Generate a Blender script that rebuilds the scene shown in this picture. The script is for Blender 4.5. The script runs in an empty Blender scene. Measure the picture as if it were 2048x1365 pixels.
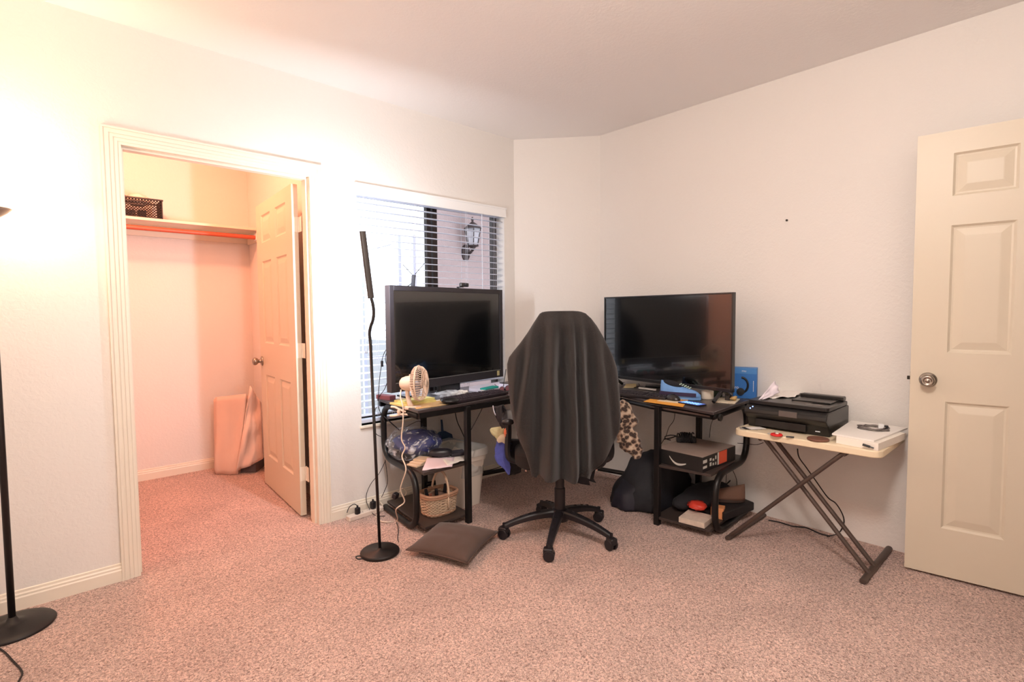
import bpy, bmesh, math, random
from mathutils import Vector, Matrix
random.seed(7)
SC = bpy.context.scene
COL = SC.collection
PI = math.pi
R = math.radians

# ------------------------------------------------------------------ camera
CAM_H = 1.25
FPX, PITCH, ROLL, YAW = 1050.12, 0.0533189, -0.0085384, 0.8276637
fwd = Vector((math.cos(YAW)*math.cos(PITCH), math.sin(YAW)*math.cos(PITCH), -math.sin(PITCH)))
r0 = Vector((math.sin(YAW), -math.cos(YAW), 0)); u0 = r0.cross(fwd)
rgt = math.cos(ROLL)*r0 + math.sin(ROLL)*u0; upv = rgt.cross(fwd)
cd = bpy.data.cameras.new('camera'); cam = bpy.data.objects.new('camera', cd); COL.objects.link(cam)
cd.sensor_width = 36; cd.lens = 36*FPX/2048; cd.clip_start = 0.02; cd.clip_end = 200
mw = Matrix((rgt, upv, -fwd)).transposed().to_4x4(); mw.translation = Vector((0, 0, CAM_H)); cam.matrix_world = mw
SC.camera = cam

# ------------------------------------------------------------------ view, world, lights
SC.view_settings.view_transform = 'Standard'; SC.view_settings.look = 'None'
SC.view_settings.exposure = 1.0; SC.view_settings.gamma = 1.0; SC.view_settings.use_curve_mapping = False
wd = bpy.data.worlds.new('world'); SC.world = wd; wd.use_nodes = True
bg = wd.node_tree.nodes['Background']; bg.inputs[0].default_value = (0.78, 0.87, 1.0, 1); bg.inputs[1].default_value = 1.9

def point(name, loc, power, col, rad=0.05):
    l = bpy.data.lights.new(name, 'POINT'); l.energy = power; l.color = col; l.shadow_soft_size = rad
    o = bpy.data.objects.new(name, l); COL.objects.link(o); o.location = loc; return o
def area(name, loc, aim, power, col, sx, sy):
    l = bpy.data.lights.new(name, 'AREA'); l.energy = power; l.color = col; l.shape = 'RECTANGLE'; l.size = sx; l.size_y = sy
    o = bpy.data.objects.new(name, l); COL.objects.link(o); o.location = loc
    o.rotation_euler = (Vector(aim)-Vector(loc)).to_track_quat('-Z', 'Y').to_euler(); return o
# closet bulb, unseen fill light added near the ceiling behind the camera
point('closet_bulb', (0.45, 3.75, 2.42), 23, (1.0, 0.35, 0.18), 0.06)
point('ceiling_fill_light', (0.8, 0.25, 2.34), 44, (1.0, 0.905, 0.83), 0.14)

# ------------------------------------------------------------------ helpers
def srgb(r, g, b):
    f = lambda c: (c/255/12.92 if c/255 <= .04045 else ((c/255+.055)/1.055)**2.4)
    return (f(r), f(g), f(b), 1)
MATS = {}
def mat(name, col, rough=.5, metal=0, spec=.5, noise=0, nscale=30, bump=0, bscale=200, emit=None, estr=0, trans=0, alpha=1, sheen=0, coat=0, detail=2):
    if name in MATS: return MATS[name]
    m = bpy.data.materials.new(name); m.use_nodes = True; nt = m.node_tree; b = nt.nodes['Principled BSDF']
    b.inputs['Base Color'].default_value = col; b.inputs['Roughness'].default_value = rough; b.inputs['Metallic'].default_value = metal
    b.inputs['Specular IOR Level'].default_value = spec; b.inputs['Transmission Weight'].default_value = trans; b.inputs['Alpha'].default_value = alpha
    b.inputs['Sheen Weight'].default_value = sheen; b.inputs['Coat Weight'].default_value = coat
    if emit: b.inputs['Emission Color'].default_value = emit; b.inputs['Emission Strength'].default_value = estr
    tc = nt.nodes.new('ShaderNodeTexCoord')
    if noise:
        n = nt.nodes.new('ShaderNodeTexNoise'); n.inputs['Scale'].default_value = nscale; n.inputs['Detail'].default_value = 4
        mx = nt.nodes.new('ShaderNodeMix'); mx.data_type = 'RGBA'; mx.inputs[6].default_value = tuple(c*(1-noise) for c in col[:3])+(1,)
        mx.inputs[7].default_value = tuple(min(1, c*(1+noise)) for c in col[:3])+(1,)
        nt.links.new(tc.outputs['Object'], n.inputs['Vector']); nt.links.new(n.outputs['Fac'], mx.inputs[0]); nt.links.new(mx.outputs[2], b.inputs['Base Color'])
    if bump:
        n2 = nt.nodes.new('ShaderNodeTexNoise'); n2.inputs['Scale'].default_value = bscale; n2.inputs['Detail'].default_value = detail
        bp = nt.nodes.new('ShaderNodeBump'); bp.inputs['Strength'].default_value = bump; bp.inputs['Distance'].default_value = .002
        nt.links.new(tc.outputs['Object'], n2.inputs['Vector']); nt.links.new(n2.outputs['Fac'], bp.inputs['Height']); nt.links.new(bp.outputs[0], b.inputs['Normal'])
    MATS[name] = m; return m

def link(o): COL.objects.link(o); return o
def tag(o, label=None, cat=None, group=None, kind=None):
    if label: o['label'] = label
    if cat: o['category'] = cat
    if group: o['group'] = group
    if kind: o['kind'] = kind
    return o
def thing(name, label, cat, loc=(0, 0, 0), rz=0, group=None):
    o = link(bpy.data.objects.new(name, None)); o.location = loc; o.rotation_euler = (0, 0, rz); o.empty_display_size = .05
    return tag(o, label, cat, group)
def wmat(o):
    m = Matrix.LocRotScale(o.location, o.rotation_euler, None)
    while o.parent: o = o.parent; m = Matrix.LocRotScale(o.location, o.rotation_euler, None) @ m
    return m
# obj: link a bmesh as one mesh object.  local=True: geometry is already in its parent's own frame
def obj(name, bm, m, parent=None, smooth=False, bevel=0, local=False, bseg=2, sub=0, solid=0, origin=None, label=None, asm=35):
    me = bpy.data.meshes.new(name)
    bmesh.ops.recalc_face_normals(bm, faces=bm.faces)
    o = bpy.data.objects.new(name, me); link(o)
    if parent is not None:
        o.parent = parent
        if not local: bmesh.ops.transform(bm, matrix=wmat(parent).inverted(), verts=bm.verts)
    elif origin is not None:
        bmesh.ops.translate(bm, vec=-Vector(origin), verts=bm.verts); o.location = origin
    bm.to_mesh(me); bm.free()
    for mm in (m if isinstance(m, (list, tuple)) else [m]): me.materials.append(mm)
    if smooth:
        for p in me.polygons: p.use_smooth = True
    if solid: s = o.modifiers.new('solid', 'SOLIDIFY'); s.thickness = solid; s.offset = 0
    if bevel:
        b = o.modifiers.new('bevel', 'BEVEL'); b.width = bevel; b.segments = bseg; b.limit_method = 'ANGLE'; b.angle_limit = R(asm)
        if not smooth:
            for p in me.polygons: p.use_smooth = True
        b.harden_normals = True
    if sub: s = o.modifiers.new('sub', 'SUBSURF'); s.levels = sub; s.render_levels = sub
    if label: o['label'] = label
    return o
def struct(name, bm, m, parent=None, **k):
    o = obj(name, bm, m, parent, **k)
    if parent is None: o['kind'] = 'structure'
    return o
def B(): return bmesh.new()
def box(bm, a, b, mtx=None, mi=0):
    x0, y0, z0 = a; x1, y1, z1 = b
    v = [bm.verts.new(p) for p in [(x0,y0,z0),(x1,y0,z0),(x1,y1,z0),(x0,y1,z0),(x0,y0,z1),(x1,y0,z1),(x1,y1,z1),(x0,y1,z1)]]
    if mtx is not None:
        for q in v: q.co = mtx @ q.co
    for f in [(0,3,2,1),(4,5,6,7),(0,1,5,4),(1,2,6,5),(2,3,7,6),(3,0,4,7)]:
        bm.faces.new([v[i] for i in f]).material_index = mi
    return bm
def M4(loc, rz=0, rx=0, ry=0):
    return Matrix.Translation(Vector(loc)) @ Matrix.Rotation(rz, 4, 'Z') @ Matrix.Rotation(ry, 4, 'Y') @ Matrix.Rotation(rx, 4, 'X')
def prism(bm, pts, z0, z1, mtx=None, mi=0):
    lo = [bm.verts.new((p[0], p[1], z0)) for p in pts]; hi = [bm.verts.new((p[0], p[1], z1)) for p in pts]
    if mtx is not None:
        for q in lo+hi: q.co = mtx @ q.co
    n = len(pts)
    for f in [lo[::-1], hi]+[[lo[i], lo[(i+1) % n], hi[(i+1) % n], hi[i]] for i in range(n)]:
        bm.faces.new(f).material_index = mi
    return bm
def vprism(bm, pts, origin, ux, uz, thick, mi=0):   # outline in a vertical (or any) plane, thickened along its normal
    ux = Vector(ux).normalized(); uz = Vector(uz).normalized(); n = ux.cross(uz); o = Vector(origin)
    a = [bm.verts.new(o+ux*p[0]+uz*p[1]-n*thick/2) for p in pts]; b = [bm.verts.new(o+ux*p[0]+uz*p[1]+n*thick/2) for p in pts]
    k = len(pts)
    for f in [a[::-1], b]+[[a[i], a[(i+1) % k], b[(i+1) % k], b[i]] for i in range(k)]:
        bm.faces.new(f).material_index = mi
    return bm
def tube(bm, pts, r, n=8, closed=False, cap=True, mi=0, flat=None):
    pts = [Vector(p) for p in pts]; rings = []; k = len(pts); prev = None
    for i, p in enumerate(pts):
        if closed: t = pts[(i+1) % k]-pts[i-1]
        else: t = pts[min(i+1, k-1)]-pts[max(i-1, 0)]
        t.normalize()
        if prev is None:
            a = Vector((0, 0, 1)) if abs(t.z) < .9 else Vector((1, 0, 0)); u = t.cross(a).normalized()
        else:
            u = prev-t*prev.dot(t)
            u = u.normalized() if u.length > 1e-6 else t.orthogonal().normalized()
        prev = u; w = t.cross(u); rr = r[i] if isinstance(r, (list, tuple)) else r
        rings.append([bm.verts.new(p+(u*math.cos(2*PI*j/n)+w*math.sin(2*PI*j/n)*(flat or 1))*rr) for j in range(n)])
    for i in range(k if closed else k-1):
        a = rings[i]; b = rings[(i+1) % k]
        for j in range(n): bm.faces.new([a[j], a[(j+1) % n], b[(j+1) % n], b[j]]).material_index = mi
    if cap and not closed:
        bm.faces.new(rings[0][::-1]).material_index = mi; bm.faces.new(rings[-1]).material_index = mi
    return bm
def smoothp(pts, n=8, closed=False):      # catmull-rom
    P = [Vector(p) for p in pts]; out = []; k = len(P)
    for i in range(k if closed else k-1):
        if closed: a, b, c, d = P[i-1], P[i], P[(i+1) % k], P[(i+2) % k]
        else: a, b, c, d = P[max(i-1, 0)], P[i], P[i+1], P[min(i+2, k-1)]
        for j in range(n):
            t = j/n; out.append(.5*((2*b)+(c-a)*t+(2*a-5*b+4*c-d)*t*t+(3*b-a-3*c+d)*t**3))
    if not closed: out.append(P[-1])
    return out
def fillet(pts, rad, n=6):
    P = [Vector(p) for p in pts]; out = [P[0]]
    for i in range(1, len(P)-1):
        a, b, c = P[i-1], P[i], P[i+1]; d1 = (a-b); d2 = (c-b); rr = min(rad, d1.length*.49, d2.length*.49)
        p0 = b+d1.normalized()*rr; p1 = b+d2.normalized()*rr
        for j in range(n+1):
            t = j/n; out.append(p0*(1-t)**2+b*2*t*(1-t)+p1*t*t)
    out.append(P[-1]); return out
def lathe(bm, prof, c=(0, 0, 0), n=24, mtx=None, mi=0, a0=0, a1=2*PI):
    c = Vector(c); rings = []; full = abs(a1-a0-2*PI) < 1e-6; m = n if full else n+1
    for r_, z in prof:
        if r_ < 1e-6: rings.append([bm.verts.new(c+Vector((0, 0, z)))])
        else: rings.append([bm.verts.new(c+Vector((r_*math.cos(a0+(a1-a0)*j/n), r_*math.sin(a0+(a1-a0)*j/n), z))) for j in range(m)])
    for a, b in zip(rings, rings[1:]):
        for j in range(n):
            k = (j+1) % m
            if len(a) == 1 and len(b) == 1: continue
            if len(a) == 1: f = [a[0], b[j], b[k]]
            elif len(b) == 1: f = [a[j], b[0], a[k]]
            else: f = [a[j], b[j], b[k], a[k]]
            bm.faces.new(f).material_index = mi
    if mtx is not None:
        for rg in rings:
            for v in rg: v.co = mtx @ v.co
    return bm
def cyl(bm, a, b, r, n=16, r2=None, mi=0): return tube(bm, [a, b], [r, r2 if r2 is not None else r], n, mi=mi)
def rrect(w, d, r, n=4):
    out = []
    for cx, cy, a in ((w/2-r, d/2-r, 0), (-w/2+r, d/2-r, 90), (-w/2+r, -d/2+r, 180), (w/2-r, -d/2+r, 270)):
        for i in range(n+1): t = R(a+90*i/n); out.append((cx+r*math.cos(t), cy+r*math.sin(t)))
    return out
def nz(x, y, z=0):
    from mathutils import noise
    return noise.noise(Vector((x, y, z)))
# a point of the room seen at a given place of the photograph, at a known height / on a known wall
def ray(px, py): return fwd + rgt*((px-1024)/FPX) - upv*((py-682.5)/FPX)
CAMP = Vector((0, 0, CAM_H))
def pz(px, py, z): d = ray(px, py); return CAMP + d*((z-CAM_H)/d.z)
def py_(px, py, Y): d = ray(px, py); return CAMP + d*(Y/d.y)
def px_(px, py, X): d = ray(px, py); return CAMP + d*(X/d.x)
def pp(px, py, P, ang):
    n = Vector((-math.sin(ang), math.cos(ang), 0)); d = ray(px, py); return CAMP + d*((Vector(P)-CAMP).dot(n)/d.dot(n))
def pv(px, py, P): return pp(px, py, P, YAW-PI/2)      # plane through P facing along the view axis
def fz(P, z): return Vector((P[0], P[1], z))

# ------------------------------------------------------------------ room shell materials
def wall_material(name, col, bump=.2):
    m = bpy.data.materials.new(name); m.use_nodes = True; nt = m.node_tree; b = nt.nodes['Principled BSDF']
    b.inputs['Base Color'].default_value = col; b.inputs['Roughness'].default_value = .75; b.inputs['Specular IOR Level'].default_value = .25
    tc = nt.nodes.new('ShaderNodeTexCoord'); n = nt.nodes.new('ShaderNodeTexNoise'); n.inputs['Scale'].default_value = 55; n.inputs['Detail'].default_value = 3; n.inputs['Distortion'].default_value = .6
    rmp = nt.nodes.new('ShaderNodeMapRange'); rmp.inputs[1].default_value = .40; rmp.inputs[2].default_value = .62
    bp = nt.nodes.new('ShaderNodeBump'); bp.inputs['Strength'].default_value = bump; bp.inputs['Distance'].default_value = .0025
    nt.links.new(tc.outputs['Object'], n.inputs['Vector']); nt.links.new(n.outputs['Fac'], rmp.inputs[0]); nt.links.new(rmp.outputs[0], bp.inputs['Height']); nt.links.new(bp.outputs[0], b.inputs['Normal'])
    return m
WALL = wall_material('wall_paint', srgb(229, 224, 219))
CEIL = wall_material('ceiling_paint', srgb(246, 243, 241), .12)
TRIM = mat('trim_paint', srgb(232, 222, 206), .4)
DOORM = mat('door_paint', srgb(212, 200, 180), .42)
VINYL = mat('white_vinyl', srgb(240, 240, 240), .4)
def carpet_material():
    m = bpy.data.materials.new('shag_carpet'); m.use_nodes = True; nt = m.node_tree; b = nt.nodes['Principled BSDF']; L = nt.links.new
    b.inputs['Roughness'].default_value = .95; b.inputs['Specular IOR Level'].default_value = .1; b.inputs['Sheen Weight'].default_value = .25
    tc = nt.nodes.new('ShaderNodeTexCoord')
    wn = nt.nodes.new('ShaderNodeTexNoise'); wn.inputs['Scale'].default_value = 60; wn.inputs['Detail'].default_value = 2
    add = nt.nodes.new('ShaderNodeMix'); add.data_type = 'RGBA'; add.blend_type = 'ADD'; add.inputs[0].default_value = .012
    L(tc.outputs['Object'], wn.inputs['Vector']); L(tc.outputs['Object'], add.inputs[6]); L(wn.outputs['Color'], add.inputs[7])
    v = nt.nodes.new('ShaderNodeTexVoronoi'); v.inputs['Scale'].default_value = 150; L(add.outputs[2], v.inputs['Vector'])
    n1 = nt.nodes.new('ShaderNodeTexNoise'); n1.inputs['Scale'].default_value = 120; n1.inputs['Detail'].default_value = 2.5; n1.inputs['Distortion'].default_value = 1.2; L(tc.outputs['Object'], n1.inputs['Vector'])
    n2 = nt.nodes.new('ShaderNodeTexNoise'); n2.inputs['Scale'].default_value = 3.5; n2.inputs['Detail'].default_value = 5; L(tc.outputs['Object'], n2.inputs['Vector'])
    ramp = nt.nodes.new('ShaderNodeValToRGB'); ramp.color_ramp.elements[0].position = .32; ramp.color_ramp.elements[0].color = srgb(146, 108, 94)
    ramp.color_ramp.elements[1].position = .62; ramp.color_ramp.elements[1].color = srgb(252, 216, 202)
    L(n1.outputs['Fac'], ramp.inputs[0])
    mul = nt.nodes.new('ShaderNodeMix'); mul.data_type = 'RGBA'; mul.blend_type = 'MULTIPLY'; mul.inputs[0].default_value = 1
    r2 = nt.nodes.new('ShaderNodeMapRange'); r2.inputs[1].default_value = .3; r2.inputs[2].default_value = .7; r2.inputs[3].default_value = .86; r2.inputs[4].default_value = 1.06
    L(n2.outputs['Fac'], r2.inputs[0]); L(ramp.outputs[0], mul.inputs[6]); L(r2.outputs[0], mul.inputs[7]); L(mul.outputs[2], b.inputs['Base Color'])
    hs = nt.nodes.new('ShaderNodeMath'); hs.operation = 'SUBTRACT'; L(n1.outputs['Fac'], hs.inputs[0])
    ml = nt.nodes.new('ShaderNodeMath'); ml.operation = 'MULTIPLY'; ml.inputs[1].default_value = .6; L(v.outputs['Distance'], ml.inputs[0]); L(ml.outputs[0], hs.inputs[1])
    bp = nt.nodes.new('ShaderNodeBump'); bp.inputs['Strength'].default_value = 1; bp.inputs['Distance'].default_value = .012
    L(hs.outputs[0], bp.inputs['Height']); L(bp.outputs[0], b.inputs['Normal'])
    return m
CARPET = carpet_material()

# ------------------------------------------------------------------ room shell
A_, B_, H_ = 3.045, 3.2635, 2.595       # left wall plane y, right wall plane x, ceiling
T = .12
X0, Y0, YD = -1.0, -.9, -.30            # walls behind the camera; YD the entry wall with the open door
CX0, CX1, CZ = .345, 1.222, 2.045       # closet opening
WX0, WX1, WZ0, WZ1 = 1.51, 2.726, .551, 2.035
KX0, KX1, KY1 = -.35, 1.40, 4.80        # closet inside
bm = B(); box(bm, (X0-.3, -1.7, -.1), (B_+.3, A_+.06, 0)); box(bm, (KX0-.1, A_+.06, -.1), (KX1+.1, KY1+.1, 0)); struct('floor', bm, CARPET)
bm = B(); box(bm, (X0-.3, -1.7, H_), (B_+.3, A_+T, H_+.1)); struct('ceiling', bm, CEIL)
bm = B(); box(bm, (KX0-.1, A_+T, H_), (KX1+.1, KY1+.1, H_+.1)); struct('ceiling_closet', bm, CEIL)
bm = B()
box(bm, (X0-.1, A_, 0), (CX0-.015, A_+T, H_)); box(bm, (CX0-.015, A_, CZ+.015), (CX1+.015, A_+T, H_)); box(bm, (CX1+.015, A_, 0), (WX0, A_+T, H_))
box(bm, (WX0, A_, 0), (WX1, A_+T, WZ0)); box(bm, (WX0, A_, WZ1), (WX1, A_+T, H_)); box(bm, (WX1, A_, 0), (3.6, A_+T, H_))
struct('wall_left', bm, WALL)
bm = B(); prism(bm, [(2.832, 3.046), (B_, 2.5414), (B_+.05, 2.5414), (B_+.05, 3.046)], 0, H_); struct('wall_corner', bm, WALL)
bm = B(); box(bm, (B_, -1.7, 0), (B_+T, 2.60, H_)); struct('wall_right', bm, WALL)
bm = B(); box(bm, (X0-.1, Y0, 0), (X0, A_, H_)); struct('wall_behind', bm, WALL)
bm = B(); box(bm, (X0-.1, Y0-.1, 0), (2.15, Y0, H_)); struct('wall_back', bm, WALL)
bm = B(); box(bm, (2.15, YD-.1, 0), (2.34, YD, H_)); box(bm, (3.20, YD-.1, 0), (B_, YD, H_)); box(bm, (2.34, YD-.1, 2.06), (3.20, YD, H_)); box(bm, (2.05, Y0, 0), (2.15, YD, H_)); struct('wall_entry', bm, WALL)
bm = B(); box(bm, (2.05, -1.7, 0), (B_+.1, -1.6, H_)); box(bm, (2.05, -1.6, 0), (2.15, Y0-.1, H_)); struct('wall_hall', bm, WALL)
bm = B(); box(bm, (KX0-.1, KY1, 0), (KX1+.1, KY1+.1, H_)); struct('wall_closet_back', bm, WALL)
bm = B(); box(bm, (KX1, A_+T, 0), (KX1+.1, KY1, H_)); struct('wall_closet_right', bm, WALL)
bm = B(); box(bm, (KX0-.1, A_+T, 0), (KX0, KY1, H_)); struct('wall_closet_left', bm, WALL)

def baseboard(name, a, b, n):          # from a to b along the wall, n = into the room
    a = Vector(a); b = Vector(b); n = Vector(n).normalized(); prof = [(0, 0), (.013, 0), (.013, .052), (.010, .058), (.010, .066), (.006, .072), (.005, .082), (0, .085)]
    bm = B(); ra = [bm.verts.new(a+n*p[0]+Vector((0, 0, p[1]))) for p in prof]; rb = [bm.verts.new(b+n*p[0]+Vector((0, 0, p[1]))) for p in prof]
    k = len(prof)
    for i in range(k): bm.faces.new([ra[i], ra[(i+1) % k], rb[(i+1) % k], rb[i]])
    bm.faces.new(ra); bm.faces.new(rb[::-1]); return struct(name, bm, TRIM)
baseboard('baseboard_left', (X0, A_, 0), (.275, A_, 0), (0, -1, 0))
baseboard('baseboard_window', (1.294, A_, 0), (2.84, A_, 0), (0, -1, 0))
baseboard('baseboard_corner', (2.84, 3.037, 0), (B_, 2.5414, 0), (-.76, -.65, 0))
baseboard('baseboard_closet_back', (KX0, KY1, 0), (KX1, KY1, 0), (0, -1, 0))
baseboard('baseboard_closet_right', (KX1, A_+T, 0), (KX1, KY1, 0), (-1, 0, 0))

def uframe(bm, x0, x1, z1, wo, wi, y0, y1):   # U-shaped strip around an opening between offsets wi..wo from it
    pts = [(x0-wo, 0), (x0-wo, z1+wo), (x1+wo, z1+wo), (x1+wo, 0), (x1+wi, 0), (x1+wi, z1+wi), (x0-wi, z1+wi), (x0-wi, 0)]
    a = [bm.verts.new((p[0], y0, p[1])) for p in pts]; b = [bm.verts.new((p[0], y1, p[1])) for p in pts]
    for q in ((0, 1, 6, 7), (1, 2, 5, 6), (2, 3, 4, 5)):
        bm.faces.new([a[i] for i in q]); bm.faces.new([b[i] for i in q][::-1])
    for i in range(8): j = (i+1) % 8; bm.faces.new([a[i], a[j], b[j], b[i]])
bm = B()
for wo, wi, d in ((.072, .064, .019), (.064, .060, .014), (.060, .044, .016), (.044, .040, .0115), (.040, .028, .0135), (.028, .024, .0095), (.024, .012, .0115), (.012, .008, .008), (.008, -.002, .0095)):
    uframe(bm, CX0, CX1, CZ, wo, wi, A_-d, A_+.001)
struct('trim_1', bm, TRIM)
bm = B(); uframe(bm, CX0, CX1, CZ, .015, 0, A_, A_+T); uframe(bm, CX0, CX1, CZ, 0, -.012, A_+.03, A_+.075); struct('trim_2', bm, TRIM)

def door_slab(bm, w, h, t, panels, m):     # local: x along width, y thickness (0..t), z up
    xs = sorted({0, w} | {p[0] for p in panels} | {p[1] for p in panels}); zs = sorted({0, h} | {p[2] for p in panels} | {p[3] for p in panels})
    V = lambda x, y, z: bm.verts.new(m @ Vector((x, y, z)))
    for y, s in ((0, 1), (t, -1)):
        for i in range(len(xs)-1):
            for j in range(len(zs)-1):
                a, b, c, d = xs[i], xs[i+1], zs[j], zs[j+1]
                if (a, b, c, d) in panels:
                    prev = None
                    for ins, dep in ((0, 0), (.009, .008), (.016, .009), (.046, .0025), (.05, .002)):
                        rg = [V(a+ins, y+s*dep, c+ins), V(b-ins, y+s*dep, c+ins), V(b-ins, y+s*dep, d-ins), V(a+ins, y+s*dep, d-ins)]
                        if prev:
                            for k in range(4): bm.faces.new([prev[k], prev[(k+1) % 4], rg[(k+1) % 4], rg[k]])
                        prev = rg
                    bm.faces.new(prev)
                else: bm.faces.new([V(a, y, c), V(b, y, c), V(b, y, d), V(a, y, d)])
    for (x0, z0, x1, z1) in ((0, 0, w, 0), (w, 0, w, h), (w, h, 0, h), (0, h, 0, 0)): bm.faces.new([V(x0, 0, z0), V(x1, 0, z1), V(x1, t, z1), V(x0, t, z0)])
    bmesh.ops.remove_doubles(bm, verts=bm.verts, dist=.0002)
def panels_for(w):
    s = .13; m = (w-.12)/2; out = []
    for z0, z1 in ((.225, .815), (1.04, 1.615), (1.745, 1.935)): out += [(s, m, z0, z1), (w-m, w-s, z0, z1)]
    return [(a, b, c, d) for a, b, c, d in out]
NICKEL = mat('brushed_nickel', srgb(165, 156, 146), .3, 1)
DARKMETAL = mat('dark_metal', srgb(60, 55, 50), .4, .8)
def knob(parent, name, pos, nrm, key=False):      # round door knob with rosette, local frame of the door
    q = Vector(nrm).to_track_quat('Z', 'Y').to_matrix().to_4x4(); m = Matrix.Translation(Vector(pos)) @ q
    bm = B(); lathe(bm, [(0, .0), (.033, .0), (.034, .004), (.030, .009), (.014, .011), (.012, .026), (.020, .032), (.027, .042), (.028, .053), (.023, .062), (.016, .064), (.015, .061), (.007, .061), (.006, .063), (0, .063)], n=28, mtx=m)
    return obj(name, bm, NICKEL, parent, smooth=True, local=True)
# entry door, standing open near the right wall
w = .81; a = YAW+R(49.9)
d1 = thing('door_1', None, None, (3.055, .545, .012), a-PI); d1['kind'] = 'structure'     # local x runs from the free edge to the hinge
bm = B(); door_slab(bm, w, 2.035, .035, [tuple(p) for p in panels_for(w)], Matrix.Identity(4)); obj('door_leaf', bm, DOORM, d1, local=True)
obj('latch_plate', box(B(), (-.0015, .006, .885), (.001, .029, .945)), NICKEL, d1, local=True)
obj('latch_bolt', box(B(), (-.013, .011, .907), (0, .024, .924)), DARKMETAL, d1, bevel=.002, local=True)
knob(d1, 'door_knob', (.066, 0, .912), (0, -1, 0)); knob(d1, 'door_knob', (.066, .035, .912), (0, 1, 0))
for z in (.25, 1.05, 1.8):
    bm = B(); cyl(bm, (w+.004, .038, z-.045), (w+.004, .038, z+.045), .006, 10); obj('hinge', bm, NICKEL, d1, local=True)
# closet door, swung into the closet
w2 = .853
d2 = thing('door_2', None, None, (1.240, 4.075, .012), R(86.2)-PI); d2['kind'] = 'structure'
bm = B(); door_slab(bm, w2, 2.02, .035, [tuple(p) for p in panels_for(w2)], Matrix.Identity(4)); obj('door_leaf', bm, DOORM, d2, local=True)
knob(d2, 'door_knob', (.045, 0, .905), (0, -1, 0)); knob(d2, 'door_knob', (.045, .035, .905), (0, 1, 0))
for z in (.26, 1.02, 1.78):
    bm = B(); box(bm, (w2, .003, z-.045), (w2+.002, .033, z+.045)); cyl(bm, (w2+.006, .037, z-.045), (w2+.006, .037, z+.045), .006, 10); box(bm, (w2, .037, z-.045), (w2+.055, .0385, z+.045))
    obj('hinge', bm, TRIM, d2, local=True)

# ------------------------------------------------------------------ window 1: recess, frame, glass, blind
BRONZE = mat('dark_bronze_frame', srgb(58, 48, 44), .45, .4)
glass = bpy.data.materials.new('window_glass'); glass.use_nodes = True; nt = glass.node_tree; nt.nodes.remove(nt.nodes['Principled BSDF'])
g = nt.nodes.new('ShaderNodeBsdfGlass'); g.inputs['IOR'].default_value = 1.02; g.inputs['Roughness'].default_value = 0; nt.links.new(g.outputs[0], nt.nodes['Material Output'].inputs[0])
wn1 = thing('window_1', None, None, (WX0, A_+T, WZ0)); wn1['kind'] = 'structure'
yf0, yf1 = A_+.095, A_+.135
bm = B(); t_ = .035
for a, b in (((WX0, yf0, WZ0), (WX0+t_, yf1, WZ1)), ((WX1-t_, yf0, WZ0), (WX1, yf1, WZ1)), ((WX0, yf0, WZ0), (WX1, yf1, WZ0+t_)), ((WX0, yf0, WZ1-t_), (WX1, yf1, WZ1)), ((2.085, yf0+.004, WZ0), (2.118, yf1, WZ1)), ((2.128, yf0-.006, WZ0), (2.165, yf0+.02, WZ1))): box(bm, a, b)
obj('window_frame', bm, BRONZE, wn1)
obj('glass_pane', box(B(), (WX0+.03, A_+.112, WZ0+.03), (2.10, A_+.116, WZ1-.03)), glass, wn1)
obj('glass_pane', box(B(), (2.14, A_+.104, WZ0+.03), (WX1-.03, A_+.108, WZ1-.03)), glass, wn1)
obj('latch', box(B(), (2.12, yf0-.02, 1.46), (2.15, yf0-.004, 1.51)), BRONZE, wn1, bevel=.003)
bm = B(); box(bm, (WX0-.012, A_-.014, WZ0-.018), (WX1+.012, A_+.094, WZ0)); struct('window_sill', bm, TRIM, bevel=.004)
# blind
BL = mat('blind_slat_white', srgb(208, 211, 224), .45)
bt = thing('window_blind', 'white horizontal slat blind with valance hanging in the window', 'blind', (WX0, A_+.02, WZ0))
bm = B(); box(bm, (WX0-.008, A_-.014, 1.984), (WX1+.01, A_-.002, 2.052)); box(bm, (WX0-.012, A_-.018, 2.044), (WX1+.014, A_-.002, 2.056)); box(bm, (WX0-.008, A_-.016, 1.982), (WX1+.01, A_-.002, 1.99))
obj('valance', bm, VINYL, bt, bevel=.002)
bm = B(); box(bm, (WX0+.01, A_+.012, 1.985), (WX1-.01, A_+.065, 2.03)); obj('headrail', bm, BL, bt)
bm = B(); z = 1.952
while z > .61:
    x0, x1 = WX0+.006, WX1-.006; yc = A_+.038; prev = None
    for k in range(5):
        u = k/4-.5; yy = yc+u*.050; zz = z-.0022*(2*u)**2*1.5+u*.004
        rg = [bm.verts.new((x0, yy, zz-.0013)), bm.verts.new((x1, yy, zz-.0013)), bm.verts.new((x1, yy, zz+.0013)), bm.verts.new((x0, yy, zz+.0013))]
        if prev:
            for i in range(4): bm.faces.new([prev[i], prev[(i+1) % 4], rg[(i+1) % 4], rg[i]])
        else: bm.faces.new(rg)
        prev = rg
    bm.faces.new(prev[::-1]); z -= .0447
obj('slats', bm, BL, bt)
obj('bottom_rail', box(B(), (WX0+.006, A_+.012, .560), (WX1-.006, A_+.064, .583)), BL, bt, bevel=.004)
for x in (WX0+.12, 1.93, 2.36, WX1-.10):
    bm = B()
    for dy in (.010, .066): cyl(bm, (x, A_+dy, .57), (x, A_+dy, 1.99), .0009, 6)
    cyl(bm, (x+.012, A_+.008, .57), (x+.012, A_+.008, 1.99), .0009, 6)
    obj('ladder_cord', bm, BL, bt)
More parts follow.
